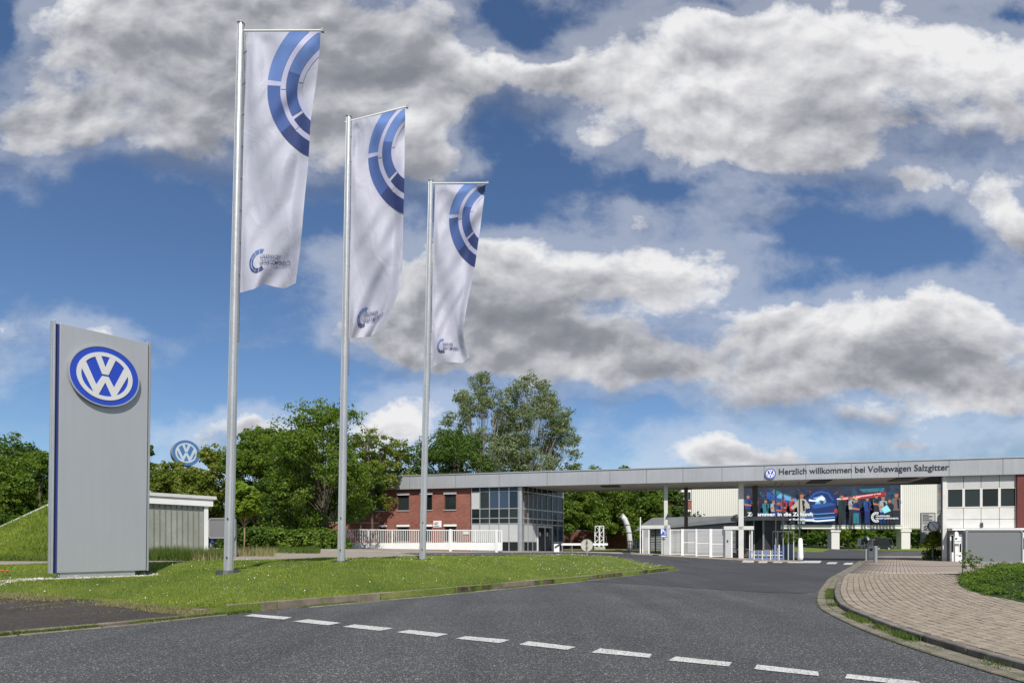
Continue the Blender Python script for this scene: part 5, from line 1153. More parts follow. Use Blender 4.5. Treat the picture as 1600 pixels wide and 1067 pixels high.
# swing barrier with white boom
dB = 44.0; x = PX(869.5, dB); z = zt(x, dB)+.03; ba = thing('boom_barrier', 'white boom barrier with a dark hinge arm lowered by the glass tower', 'barrier', (x, dB, z)); fS = Fr((x, dB, z))
m = MB(); m.box(-.19, .19, -.15, .15, 0, ZP(849.3, dB)-z, fS); obj('cabinet', m, M_white, ba, bevel=.02)
h = ZP(849.3, dB)-z; m = MB(); m.box(-.24, .30, -.17, .17, h, h+.1, fS); obj('lid', m, M_dark, ba)
m = MB(); m.hexa([fS(-.12, -.2, h-.30), fS(.36, -.2, h-.02), fS(.36, -.16, h-.02), fS(-.12, -.16, h-.30), fS(-.14, -.2, h-.22), fS(.34, -.2, h+.08), fS(.34, -.16, h+.08), fS(-.14, -.16, h-.22)]); obj('hinge_arm', m, M_dark, ba)
m = MB(); m.box(.32, .32+3.2, -.06, .02, h-.13, h+.02, fS); obj('boom', m, M_white, ba)
m = MB(); m.box(1.05, 1.09, -.04, 0, 0, h-.13, fS); m.box(.36, .42, -.04, 0, 0, h-.13, fS); obj('support_leg', m, M_midgrey, ba)
# lattice pair
dL = 62.0; la = thing('lattice_pillars', 'pair of short white lattice pillars on a concrete block', 'pillar', (PX(937, dL), dL, zt(PX(937, dL), dL)))
zb0 = ZP(854.5, dL); zt0_ = ZP(822, dL); 
for x0, x1 in ((930, 936.6), (937.4, 943.6)):
    X0, X1 = PX(x0, dL), PX(x1, dL); D0, D1 = dL, dL+.42
    m = MB(); r = .028
    for X in (X0, X1):
        for Y in (D0, D1): m.tube([(X, Y, zb0), (X, Y, zt0_)], r, 5)
    tw = obj('lattice_pillar', m, M_white, la); n = 5; hh = (zt0_-zb0)/n
    for k in range(n):
        for Y in (D0, D1):
            a, b = (X0, X1) if k % 2 else (X1, X0); m = MB(); m.tube([(a, Y, zb0+k*hh), (b, Y, zb0+(k+1)*hh)], .02, 5); obj('brace', m, M_white, tw)
    m = MB(); m.box(X0, X1, D0-.03, D1+.03, zt0_-.03, zt0_+.03); obj('top_plate', m, M_white, tw)
m = MB(); m.box(PX(928, dL), PX(945, dL), dL-.3, dL+.8, zt(PX(937, dL), dL)-.1, zb0); obj('base_block', m, M_conc, la)
# curved white tube
dT = 58.0; ct = thing('bent_vent_pipe', 'bent white tube rising and curving left in front of the dark tree', 'pipe', W(984, 858, dT))
pts = [W(a, b, dT) for a, b in ((984, 862), (984, 845), (982.5, 832), (979.5, 820), (975.5, 811), (971.5, 806.5))]; m = MB(); m.tube(pts, [.24, .24, .25, .25, .25, .24], 16); obj('pipe', m, M_dirty, ct, smooth=True)
for k in (1, 2, 3):
    p = pts[k]; m = MB(); m.tube([p+Vector((0, 0, -.04)), p+Vector((0, 0, .04))], .29, 16); obj('flange', m, M_midgrey, ct)
m = MB(); m.tube([pts[-1]+Vector((.02, 0, -.02)), pts[-1]+Vector((-.05, 0, .04))], .27, 16); obj('mouth', m, M_conc, ct)
gr_ = thing('garden_railing', 'pale green low railing beside the bent white tube', 'railing', W(991, 862, 55)); fG, LG = frame2((PX(981, 55.5), 55.5), (PX(1000, 54.5), 54.5)); z0 = ZP(862, 55)
for k in range(8):
    m = MB(); u = LG*k/7; m.box(u-.02, u+.02, 0, .04, z0, ZP(846, 55), fG); obj('bar', m, pmat('pale_green', (.45, .50, .40), .6), gr_)
for zz in (847, 852, 858): m = MB(); m.box(0, LG, .045, .07, ZP(zz, 55), ZP(zz, 55)+.05, fG); obj('rail', m, pmat('pale_green', (.45, .50, .40), .6), gr_)
# far low brick wall in the shade of the trees
rw = thing('garden_brick_wall', 'long low brick wall in tree shade beyond the lattice pillars', 'wall', W(920, 852, 74)); m = MB(); f6, L6 = frame2((PX(878, 76), 76), (PX(985, 72), 72)); m.box(0, L6, 0, .3, .5, ZP(829.5, 74), f6); obj('wall', m, brickmat('garden_brick', f6.ex, (.20, .06, .045), (.15, .045, .035), (.15, .12, .10)), rw)
m = MB(); m.box(-.05, L6+.05, -.05, .35, ZP(829.5, 74), ZP(828.5, 74), f6); obj('coping', m, M_conc, rw)
m = MB(); m.box(0, 4, -.02, 0, .6, .7, f6)

# ------------------------------------------------------------------ bridge building with the printed banner
dM = 145.0; X = lambda px: PX(px, dM); Z = lambda py: ZP(py, dM); fm_ = Fr((0, dM, 0))
br = thing('bridge_building', 'white ribbed bridge building on pillars spanning the works road', 'building', (X(1300), dM, .2))
M_rib = pmat('ribbed_white', (.60, .585, .54), .6, 0, .06, .2)
m = MB(); m.box(X(1080), X(1500), 0, 14, Z(820), Z(735), fm_); obj('body', m, M_rib, br)
m = MB(); m.box(X(1159), X(1405), -.9, .0, Z(826.3), Z(820.2), fm_); obj('beam', m, M_rib, br, bevel=.05)
m = MB(); m.box(X(1159), X(1406), -1.0, -.91, Z(822.2), Z(821.6), fm_); m.box(X(1159), X(1406), -1.05, -.91, Z(826.6), Z(825.6), fm_); obj('moulding', m, M_dirty, br)
m = MB(); m.box(X(1403.2), X(1405.6), -1.0, 0, Z(820), Z(735), fm_); obj('corner_trim', m, M_white, br)
me_ = None; k = 0
px = 1406.5
while px < 1500:
    a = X(px); mb = MB()
    if me_ is None: mb.box(0, .40, -.12, 0, Z(825.6), Z(735), Fr((0, 0, 0))); me_ = mb.mesh('wall_rib', M_rib)
    o = bpy.data.objects.new('wall_rib', me_); COL.objects.link(o); o.parent = br; o.location = Vector((a, dM, 0))-br.location; px += 3.1
m = MB(); m.box(X(1406), X(1500), .0, 13.9, Z(826.8), Z(820), fm_); obj('floor_slab', m, M_rib, br)
px = 1080.5
while px < 1157:
    o = bpy.data.objects.new('wall_rib', me_); COL.objects.link(o); o.parent = br; o.location = Vector((X(px), dM, .9))-br.location; px += 3.1
m = MB(); m.box(X(1079), X(1158), -.2, 0, Z(812), Z(807.5), fm_); obj('base_trim', m, M_white, br)
for a, b in ((1296.8, 1309.3), (1405.5, 1419.3), (1188, 1200), (1085, 1097)):
    m = MB(); m.box(X(a), X(b), -.7, 1.2, .0, Z(831.5), fm_); po = obj('pillar', m, M_rib, br); m = MB(); m.box(X(a)-.2, X(b)+.2, -.85, 1.35, Z(831.4), Z(826.9), fm_); obj('capital', m, M_rib, po)
    pass
# the printed banner
bn = thing('printed_banner', 'long dark printed banner with people, a sketched car and white slogan on the bridge', 'banner', (X(1282), dM-1.0, Z(790))); LAY = [0]
def pr(poly, mat, name='print'):
    LAY[0] += 1; y = -1.06-.003*LAY[0]; m = MB(); m.add([fm_(X(x), y, Z(z)) for x, z in poly], [tuple(range(len(poly)))]); return obj(name, m, mat, bn)
tb = NT('banner_ground'); nb_ = tb.noise(.22, 5, .65, dist=1.0); tb.fin(tb.ramp(nb_, [(.3, (.010, .010, .028)), (.55, (.014, .022, .05)), (.72, (.02, .06, .11))]), .45); 
m = MB(); m.box(X(1160.5), X(1402.6), -1.06, -.92, Z(819.8), Z(745), fm_); obj('backing', m, tb.m, bn)
def P_(n, c): return flat('banner_'+n, c, .5)
C_b1, C_b2, C_b3, C_wh, C_sk, C_rd, C_tl, C_br = P_('blue', (.02, .075, .27)), P_('bright', (.12, .33, .62)), P_('deepblue', (.009, .025, .11)), P_('white', (.70, .73, .78)), P_('skin', (.42, .13, .07)), P_('red', (.34, .03, .035)), P_('teal', (.022, .15, .20)), P_('brown', (.06, .04, .035))
# light streaks
for (a, b, c, d_, e, f, g, h), mt in (((1195, 768, 1262, 788, 1262, 792, 1195, 782), C_b1), ((1205, 765, 1240, 779, 1240, 781, 1203, 772), C_tl), ((1215, 772, 1275, 791, 1272, 794, 1210, 778), C_b2), ((1245, 783, 1292, 790, 1290, 794, 1245, 787), C_wh),
      ((1285, 781, 1380, 769, 1380, 776, 1285, 786), C_rd), ((1282, 782, 1340, 776, 1340, 778, 1282, 785), C_wh), ((1310, 779, 1372, 771, 1372, 773, 1312, 781), P_('pink', (.75, .35, .33))), ((1338, 765, 1378, 763, 1376, 769, 1344, 770), C_tl)):
    pr([(a, b), (c, d_), (e, f), (g, h)], mt, 'light_streak')
# machinery and lamps in the dark background
rb = random.Random(4)
for k in range(240):
    x = rb.uniform(1163, 1400); y = rb.uniform(764, 806); w_ = rb.uniform(.3, 2.6); h_ = rb.uniform(.3, 3.5); sk = rb.uniform(-2, 2)
    pr([(x, y), (x+w_, y+.3), (x+w_+sk*.3, y+h_), (x+sk*.3, y+h_)], rb.choice((C_tl, C_b3, C_b1, C_b3, C_tl, C_rd, C_b3)), 'background_shape')
# sketched car
def ell(cx, cy, rx, ry, n=18, a0=0, a1=360): return [(cx+rx*math.cos(math.radians(a0+(a1-a0)*k/n)), cy-ry*math.sin(math.radians(a0+(a1-a0)*k/n))) for k in range(n+(0 if a1-a0 == 360 else 1))]
pr([(1245, 817), (1243, 800), (1250, 785), (1262, 771), (1276, 766), (1290, 768), (1301, 779), (1304, 792), (1302, 806), (1297, 817)], C_b3, 'car_shape')
pr([(1256, 783), (1266, 771), (1277, 768), (1289, 771), (1297, 783)], C_b1, 'car_window')
pr([(1258, 783), (1268, 773.5), (1277, 771), (1287, 773), (1294, 783)], C_b3, 'car_window')
for y0, w in ((802, 1.0), (808, 1.7), (812, 2.4)):
    pr([(1246, y0+.2), (1272, y0+1.5), (1298, y0-.5), (1298, y0-.5+w), (1272, y0+1.5+w), (1247, y0+w)], C_b2 if w < 2 else C_wh, 'car_line')
pr([(1264, 779), (1272, 777), (1278, 774.5), (1283, 779), (1285, 785), (1280, 791), (1274, 788), (1267, 789), (1270, 784)], C_b2, 'light_burst'); pr([(1272, 779), (1279, 776), (1283, 780), (1281, 783), (1275, 782), (1271, 786), (1269, 781)], C_wh, 'light_burst'); pr([(1275, 783), (1281, 784), (1280, 789), (1276, 788)], C_br, 'light_burst'); pr([(1258, 781), (1270, 783), (1270, 785), (1258, 784)], C_wh, 'light_streak')
pr([(1262, 790), (1292, 786), (1300, 790), (1265, 796)], C_b1, 'car_line')
pr([(1297, 796), (1304, 796), (1304, 802), (1297, 802)], C_rd, 'tail_light')
# printed people: head, hair, torso, arms, legs as flat shapes
def fig(cx, hy, s, shirt, legs, flip=1, bottom=819, hair=None, crossed=True):
    bottom = min(bottom, 819.5); sh = hy+4.3*s; hip = hy+17*s
    if hip < bottom: pr([(cx-3.6*s, hip-1), (cx+3.6*s, hip-1), (cx+3.4*s, bottom), (cx+.6*s, bottom), (cx, hip+4*s), (cx-.8*s, bottom), (cx-3.6*s, bottom)], legs, 'printed_legs')
    b_ = min(hip, bottom); pr([(cx-1.6*s, sh-1.2*s), (cx+1.6*s, sh-1.2*s), (cx+4.8*s, sh), (cx+5.6*s, sh+5*s), (cx+4.4*s, sh+6*s), (cx+3.8*s, b_), (cx-3.8*s, b_), (cx-4.4*s, sh+6*s), (cx-5.6*s, sh+5*s), (cx-4.8*s, sh)], shirt, 'printed_torso')
    pr(ell(cx, hy, 2.3*s, 3.0*s, 14), C_sk, 'printed_head'); pr(ell(cx, hy-1.0*s, 2.4*s, 2.3*s, 12, 0, 180), hair or C_br, 'printed_hair')
    pr([(cx-1.5*s*flip, hy-1.5*s), (cx-2.3*s*flip, hy), (cx-1.5*s*flip, hy+2*s), (cx-.9*s*flip, hy+.5*s)], C_tl, 'face_light')
    pr([(cx-5.4*s*flip, sh+5*s), (cx-4.8*s*flip, sh+.2*s), (cx-2.5*s*flip, sh-.9*s), (cx-4.0*s*flip, sh+1.4*s), (cx-4.2*s*flip, sh+5*s)], C_tl, 'rim_light'); pr([(cx+.4*s, sh+.2*s), (cx+3.2*s, sh+1.0*s), (cx+3.4*s, min(b_, sh+11*s)), (cx+1.6*s, min(b_, sh+11*s))], P_('shade', (.012, .014, .03)), 'coat_shadow')
    if crossed: pr([(cx-5.2*s, sh+6*s), (cx-4*s, sh+5*s), (cx+4*s, sh+6.6*s), (cx+5*s, sh+7.6*s), (cx+3.5*s, sh+8.6*s), (cx-4.4*s, sh+7.8*s)], C_sk, 'printed_arms')
navy = C_b3; grey = P_('grey', (.26, .31, .34)); dk = P_('dark', (.02, .022, .03)); roy = P_('royal', (.014, .045, .20)); beige = P_('beige', (.36, .33, .30)); brj = P_('jacket', (.13, .10, .095))
fig(1164, 777, 1.15, roy, dk); fig(1175, 779, .95, C_rd, dk)
fig(1191, 784, 1.0, C_tl, C_tl, crossed=False); fig(1203, 784, .95, grey, navy); fig(1218, 781, 1.15, C_rd, dk); fig(1210, 787, 1.0, roy, navy); fig(1232, 781, 1.0, C_rd, dk, crossed=False)
fig(1246, 775.5, 1.55, beige, grey, crossed=False)
pr([(1238.8, 783), (1234, 790), (1229, 794), (1232, 797), (1241, 792)], beige, 'printed_arms'); pr([(1253, 783), (1258, 789), (1259, 795), (1254, 796), (1250, 790)], beige, 'printed_arms')
fig(1308, 777.5, 1.4, P_('blackgreen', (.015, .03, .03)), dk, crossed=False); fig(1323, 779, 1.05, grey, dk); fig(1330, 783, 1.15, navy, C_tl, hair=P_('blond', (.45, .30, .12))); fig(1347, 781, 1.1, roy, navy, crossed=False)
fig(1361, 777, 1.05, dk, dk); fig(1371, 779, 1.3, grey, navy, crossed=True); fig(1391.5, 774.5, 1.4, brj, dk, crossed=False); fig(1381, 783.5, 1.25, dk, dk, crossed=False)
pr([(1368, 796), (1377, 790), (1383, 799), (1373, 803)], P_('cyan', (.25, .62, .75)), 'printed_laptop')
fb2 = Fr((0, dM-1.06-.003*(LAY[0]+8), 0))
def btxt(s, px0, px1, py, h): m = MB(); text_on(m, fb2, s, X(px1)-X(px0), X(px0), Z(py), 0, .03, height=h); return obj('lettering', m, C_wh, bn)
btxt('Zusammen in die Zukunft', 1162, 1263.5, 807, .80); btxt('Vom Motor zur Komponente', 1190, 1265, 813.4, .42)
btxt('VOLKSWAGEN', 1359.5, 1381, 808.0, .32); btxt('GROUP COMPONENTS', 1359.5, 1394.5, 811.8, .34)
m = MB()
for r0, r1 in ((.95, 1.15), (.68, .86)):
    for k in range(9): a0 = 60+k*27.5; m.annulus(fb2, r0, r1, 0, .02, 4, a0, a0+24, cx=X(1360.5), cz=Z(808.8))
obj('ring_emblem', m, C_wh, bn)
# brick office block beyond the canopy
ob = thing('far_brick_block', 'brick block with white framed windows seen between the canopy columns', 'building', W(1065, 855, 110)); dO = 110.0; fo = Fr((0, dO, 0)); XO = lambda p: PX(p, dO); ZO = lambda p: ZP(p, dO)
m = MB(); m.box(XO(1050.5), XO(1081), 0, 9, .3, ZO(740), fo); obj('wall', m, brickmat('block_brick', (1, 0, 0), (.25, .085, .06), (.19, .06, .045), (.2, .16, .14)), ob)
for y0, y1 in ((766, 782), (797, 818), (828, 846)):
    for x0, x1 in ((1053.5, 1068.5), (1074, 1079.5)):
        m = MB(); m.box(XO(x0), XO(x1), -.12, -.003, ZO(y1), ZO(y0), fo); wo = obj('window', m, M_white, ob)
        n = 2 if x1-x0 > 8 else 1
        for k in range(n): a = x0+(x1-x0)*k/n; m = MB(); m.box(XO(a+.9), XO(a+(x1-x0)/n-.9), -.16, -.125, ZO(y1-1), ZO(y0+3), fo); obj('pane', m, M_glass, wo)

# ------------------------------------------------------------------ parked cars far down the road
def car(px0, px1, py_top, d, paint, label):
    L = PX(px1, d)-PX(px0, d); x0 = PX(px0, d); z0 = zt(x0, d)+.02; H = max(1.4, ZP(py_top, d)-z0); r = thing('parked_car', label, 'car', (x0+L/2, d, z0), 'cars parked beyond the bridge building'); f = Fr((x0, d, z0))
    prof = [(0, .35), (.02, .75), (.20, .88), (.30, H*.98), (.36, H), (.72, H), (.90, .95), (.99, .85), (1, .35)]
    m = MB(); m.prism([(a*L, b) for a, b in prof][::-1], f, 0, 1.75); obj('body', m, paint, r, bevel=.06)
    m = MB(); m.prism([(.245*L, .93), (.325*L, H*.93), (.70*L, H*.93), (.83*L, .93)][::-1], f, -.015, -.002); obj('side_window', m, M_glass, r)
    for a in (.19, .80):
        m = MB(); m.disc(f, .33, -.04, .2, 18, cx=a*L, cz=.31); w = obj('wheel', m, M_dark, r); m = MB(); m.disc(f, .19, -.06, -.041, 12, cx=a*L, cz=.31); obj('rim', m, M_alu, w)
    for a in (.005, .97): m = MB(); m.box(a*L, a*L+.1, -.02, .12, .62, .75, f); obj('headlight', m, M_dirty, r)
P_dk = pmat('car_dark', (.015, .016, .02), .3); P_wh = pmat('car_white', (.62, .62, .62), .3); P_rd = pmat('car_grey', (.12, .12, .13), .3)
car(1368, 1394, 840, 118, P_dk, 'black car parked nearest the right pillar of the bridge'); car(1358, 1378, 842, 135, P_rd, 'grey car parked behind the black one'); car(1381, 1398, 840.5, 150, P_wh, 'white car showing above the black one'); car(1343, 1352, 841, 170, P_wh, 'small white car parked at the far end of the works road')

# ------------------------------------------------------------------ trees and plants
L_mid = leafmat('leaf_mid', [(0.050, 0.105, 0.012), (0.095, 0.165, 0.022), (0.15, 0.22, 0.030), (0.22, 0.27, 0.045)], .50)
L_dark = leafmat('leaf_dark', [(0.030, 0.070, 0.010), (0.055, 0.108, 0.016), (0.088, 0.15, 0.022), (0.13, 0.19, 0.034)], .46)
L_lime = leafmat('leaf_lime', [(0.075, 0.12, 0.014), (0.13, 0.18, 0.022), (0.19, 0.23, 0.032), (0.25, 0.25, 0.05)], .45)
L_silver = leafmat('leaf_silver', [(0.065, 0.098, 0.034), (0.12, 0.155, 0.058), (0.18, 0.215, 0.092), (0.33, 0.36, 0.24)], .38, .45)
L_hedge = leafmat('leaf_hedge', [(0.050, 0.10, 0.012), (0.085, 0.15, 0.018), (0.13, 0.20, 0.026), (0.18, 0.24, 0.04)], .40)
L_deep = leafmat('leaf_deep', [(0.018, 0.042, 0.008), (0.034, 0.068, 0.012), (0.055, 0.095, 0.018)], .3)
M_bark = pmat('bark', (0.085, 0.068, 0.052), .9, 0, .3, 4, .6, 12); M_barkp = pmat('bark_pale', (0.26, 0.24, 0.20), .9, 0, .25, 4, .4, 12)
def leaves(C, Rn, n_per, size, r, up=0.35, flat=.6):
    """n_per leaf quads scattered round each clump centre"""
    k = len(C)*n_per; c = np.repeat(C, n_per, 0); rad = np.repeat(Rn, n_per)
    g = r.normal(0, 1, (k, 3)); g /= np.linalg.norm(g, axis=1)[:, None]; rr = rad*r.random(k)**.45
    p = c+g*rr[:, None]*np.array([1, 1, flat])
    nrm = g*np.array([1, 1, .8])+r.normal(0, .55, (k, 3))+np.array([0, 0, up]); nrm /= np.linalg.norm(nrm, axis=1)[:, None]
    t = np.cross(nrm, r.normal(0, 1, (k, 3))); t /= np.linalg.norm(t, axis=1)[:, None]; b = np.cross(nrm, t)
    s = size*r.uniform(.6, 1.35, k)[:, None]
    t, b = t*s*.62, b*s*.38
    return np.stack([p-t, p+b-t*.1, p+t, p-b-t*.1], 1).reshape(-1, 3)
def make_tree(name, label, x, y, h, rad, base, n_lobes=16, clumps=26, per=16, leaf=.2, mat=None, seed=0, tall=1.0, trunk=None, sparse=1.0, bark=None, group=None, lobe=.36, shape=None, z=None, dead=0, extra=None):
    r = np.random.default_rng(seed+100); z0 = zt(x, y)-.1 if z is None else z; mat = mat or L_mid; bark = bark or M_bark
    root = thing(name, label, 'tree', (x, y, z0), group)
    ch = h-base; cc = np.array([x, y, z0+base+ch*.5])
    lobes = []
    for i in range(n_lobes):
        for _ in range(30):
            v = r.uniform(-1, 1, 3)
            if np.linalg.norm(v) < 1: break
        v /= max(np.linalg.norm(v), .25)**.45
        w = 1.0 if shape is None else np.interp((v[2]+1)/2, *shape)
        lobes.append((cc+np.array([v[0]*rad*w*(1-lobe*.6), v[1]*rad*w*(1-lobe*.6), v[2]*ch*.5*(1-lobe*.5)]), rad*lobe*r.uniform(.65, 1.25)))
    lobes.append((cc+np.array([0, 0, ch*.5*(1-lobe*.7)]), rad*lobe*.9))
    Cs = []; Rs = []
    for c, lr in lobes:
        k = max(4, int(clumps*r.uniform(.7, 1.3))); g = r.normal(0, 1, (k, 3)); g /= np.linalg.norm(g, axis=1)[:, None]; g[:, 2] = g[:, 2]*.9+.12
        Cs.append(c+g*lr*r.uniform(.55, 1.08, k)[:, None]*np.array([1, 1, .85])); Rs.append(np.maximum(lr*.34, rad*(.13 if lobe > .2 else .09))*r.uniform(.6, 1.35, k))
    C = np.concatenate(Cs); Rn = np.concatenate(Rs); keep = r.random(len(C)) < sparse; C, Rn = C[keep], Rn[keep]
    V = leaves(C, Rn*1.05, int(per*1.9), leaf*.74, r); o = obj('crown', npmesh('crown', V, 4, mat, root.location), mat, root)
    tr = trunk or h*.022; m = MB(); top = Vector((x+r.normal(0, .02*h), y, z0+base+ch*.75)); m.tube([(x, y, z0-.2), (x+.01*h, y, z0+base*.6), (x+r.normal(0, .01*h), y, z0+base+ch*.25), top], [tr*1.25, tr, tr*.75, tr*.15], 9)
    obj('trunk', m, bark, root, smooth=True)
    m = MB()
    for c, lr in lobes:
        s = Vector((x, y, z0+base*.7+ (c[2]-z0-base*.7)*r.uniform(.15, .5))); e = Vector(c); mid = s.lerp(e, .5)+Vector((0, 0, -.04*h*r.random())); q = tr*r.uniform(.22, .42)
        m.tube([s, mid, e], [q, q*.6, q*.15], 5, cap=False)
        for _ in range(5):
            g = Vector(r.normal(0, 1, 3)).normalized()*lr*r.uniform(.7, 1.0); m.tube([mid.lerp(e, r.uniform(.3, 1)), e+g], [q*.28, q*.06], 4, cap=False)
    obj('limbs', m, bark, root)
    if dead:
        m = MB()
        for _ in range(dead):
            a = Vector(lobes[-1][0])+Vector((r.normal(0, rad*.18), r.normal(0, rad*.1), -.1*h)); 
            if extra is not None: a = Vector(extra)+Vector((r.normal(0, .45), r.normal(0, .4), 0))
            p = a.copy(); pts = [p.copy()]; dv = Vector((r.normal(0, .5), r.normal(0, .3), 1)).normalized()
            for k in range(5): dv = (dv+Vector(r.normal(0, .28, 3))).normalized(); p = p+dv*h*.040; pts.append(p.copy())
            m.tube(pts, [.035, .03, .024, .018, .012, .006], 4, cap=False)
            for k in range(2, 6):
                for _q in range(3):
                    g = (dv+Vector(r.normal(0, .7, 3))).normalized()*h*.045; m.tube([pts[k-1], pts[k-1]+g], [.012, .004], 3, cap=False)
        obj('bare_twigs', m, M_barkp, root)
    return root
def T(name, label, px, d, py_top, width_px, base_m, **k):
    x = PX(px, d); z0 = zt(x, d)-.1; h = ZP(py_top, d)-z0
    return make_tree(name, label, x, d, h, width_px*d/F/2, base_m, **k)
# left wood behind the pylon
T('broadleaf_tree', 'dark domed treetop rising highest behind the left edge of the lawn', 18, 66, 683, 150, 2.0, mat=L_dark, seed=1, n_lobes=20, clumps=30, per=14, leaf=.34)
T('broadleaf_tree', 'mid green tree at the far left above the grass bank', -20, 52, 712, 150, 1.2, mat=L_mid, seed=2, n_lobes=20, clumps=30, per=14, leaf=.27)
T('broadleaf_tree', 'mid green tree just left of the pylon above the bank', 62, 54, 706, 130, 1.0, mat=L_mid, seed=3, n_lobes=20, clumps=30, per=14, leaf=.27)
T('broadleaf_tree', 'green tree hidden mostly behind the pylon sign', 150, 56, 696, 140, 1.5, mat=L_mid, seed=4, n_lobes=14, clumps=24, per=12, leaf=.3)
T('broadleaf_tree', 'dark tree peeping out right of the pylon above the shelter', 232, 60, 688, 60, 2.0, mat=L_dark, seed=5, n_lobes=12, clumps=26, per=14, leaf=.27)
T('broadleaf_tree', 'lime green tree behind the shelter roof below the round sign', 266, 52, 722, 96, 1.0, mat=L_lime, seed=6, n_lobes=18, clumps=28, per=14, leaf=.24)
T('broadleaf_tree', 'yellowish green tree between the round sign and the tallest pole', 330, 50, 700, 104, 1.0, mat=L_lime, seed=7, n_lobes=20, clumps=30, per=15, leaf=.23)
T('broadleaf_tree', 'full bright green tree right of the tallest flagpole', 408, 50, 663, 122, 1.0, mat=L_mid, seed=8, n_lobes=26, clumps=34, per=16, leaf=.23)
T('broadleaf_tree', 'dense green tree behind the loose crowned tree', 462, 56, 668, 110, 1.0, mat=L_mid, seed=9, n_lobes=18, clumps=30, per=14, leaf=.26)
cx_ = PX(562, 41.5)
T('broadleaf_tree', 'tall loose crowned tree with bare twigs behind the middle flagpole', 505, 41.5, 625, 175, .6, mat=L_mid, seed=10, n_lobes=40, clumps=32, per=18, leaf=.18, sparse=.82, lobe=.28, dead=9, extra=(cx_, 41.5, ZP(705, 41.5)), trunk=.17)
T('broadleaf_tree', 'low dark leafy tree filling the gap under the loose crowned tree', 455, 44, 730, 130, .2, mat=L_dark, seed=30, n_lobes=14, clumps=28, per=15, leaf=.21)
T('broadleaf_tree', 'yellow green airy tree overhanging the left end of the brick office', 580, 49.0, 668, 100, 2.6, mat=L_lime, seed=11, trunk=.10, n_lobes=22, clumps=24, per=14, leaf=.19, sparse=.8, lobe=.28)
T('broadleaf_tree', 'dark drooping tree in front of the brick office corner', 562, 49.4, 728, 84, 2.6, mat=L_dark, seed=31, trunk=.09, n_lobes=14, clumps=26, per=15, leaf=.19)
T('broadleaf_tree', 'yellow green tree showing above the left end of the canopy', 622, 72, 688, 120, 3.0, mat=L_lime, seed=12, n_lobes=16, clumps=28, per=14, leaf=.30)
T('broadleaf_tree', 'dark round topped tree above the canopy behind the shortest pole', 712, 74, 670, 165, 3.0, mat=L_dark, seed=13, n_lobes=26, clumps=34, per=16, leaf=.30, lobe=.3)
T('poplar_tree', 'tallest silvery poplar with airy ragged crown, left one of the pair', 754, 84, 576, 150, 3.0, mat=L_silver, seed=14, n_lobes=140, clumps=19, per=11, leaf=.26, sparse=.82, lobe=.16, trunk=.2, bark=M_barkp, shape=([0, .3, .7, 1], [1.05, 1.05, .95, .6]))
T('poplar_tree', 'silvery poplar with a ragged top leaning right, right one of the pair', 828, 86, 578, 150, 3.0, mat=L_silver, seed=15, n_lobes=150, clumps=19, per=11, leaf=.26, sparse=.82, lobe=.16, trunk=.2, bark=M_barkp, shape=([0, .3, .7, 1], [1.0, 1.1, .95, .75]))
for i, (px, top, w, lab) in enumerate(((899, 720, 46, 'small treetop just above the canopy right of the poplars'), (930, 727, 52, 'flat treetop barely clearing the canopy'), (978, 725, 40, 'narrow treetop above the canopy near its middle'))):
    T('broadleaf_tree', lab, px, 84, top, w*1.5, 2.5, mat=L_mid, seed=16+i, n_lobes=16, clumps=22, per=13, leaf=.3)
# trees seen under the canopy
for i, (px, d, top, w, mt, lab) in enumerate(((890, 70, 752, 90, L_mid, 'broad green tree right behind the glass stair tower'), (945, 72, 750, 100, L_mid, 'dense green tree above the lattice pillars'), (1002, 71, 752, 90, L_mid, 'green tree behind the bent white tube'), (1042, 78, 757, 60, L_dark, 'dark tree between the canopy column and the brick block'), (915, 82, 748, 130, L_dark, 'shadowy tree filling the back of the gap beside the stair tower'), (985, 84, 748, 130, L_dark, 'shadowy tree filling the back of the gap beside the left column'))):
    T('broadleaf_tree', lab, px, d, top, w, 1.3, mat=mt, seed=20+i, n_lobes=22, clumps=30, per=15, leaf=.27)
T('broadleaf_tree', 'small bushy tree at the foot of the bent white tube', 992, 60, 818, 34, .3, mat=L_mid, seed=28, n_lobes=10, clumps=14, per=14, leaf=.16)
# far trees beyond the bridge building
for i, (px, d, top, w, mt, lab) in enumerate(((1215, 185, 815, 60, L_mid, 'distant tree under the left bay of the bridge'), (1262, 190, 812, 56, L_dark, 'dark distant tree left of the middle bridge pillar'), (1325, 215, 815, 52, L_mid, 'distant green tree over the works road'), (1362, 225, 812, 50, L_mid, 'distant tree behind the parked cars'), (1394, 180, 812, 44, L_dark, 'dark distant tree left of the right bridge pillar'), (1434, 190, 814, 50, L_dark, 'dark distant tree right of the right bridge pillar'), (1475, 190, 812, 60, L_mid, 'distant tree behind the rules board'), (1285, 230, 814, 60, L_dark, 'farthest dark tree left of the road'))):
    T('broadleaf_tree', lab, px, d, top, w, .8, mat=mt, seed=40+i, n_lobes=12, clumps=18, per=12, leaf=.75)
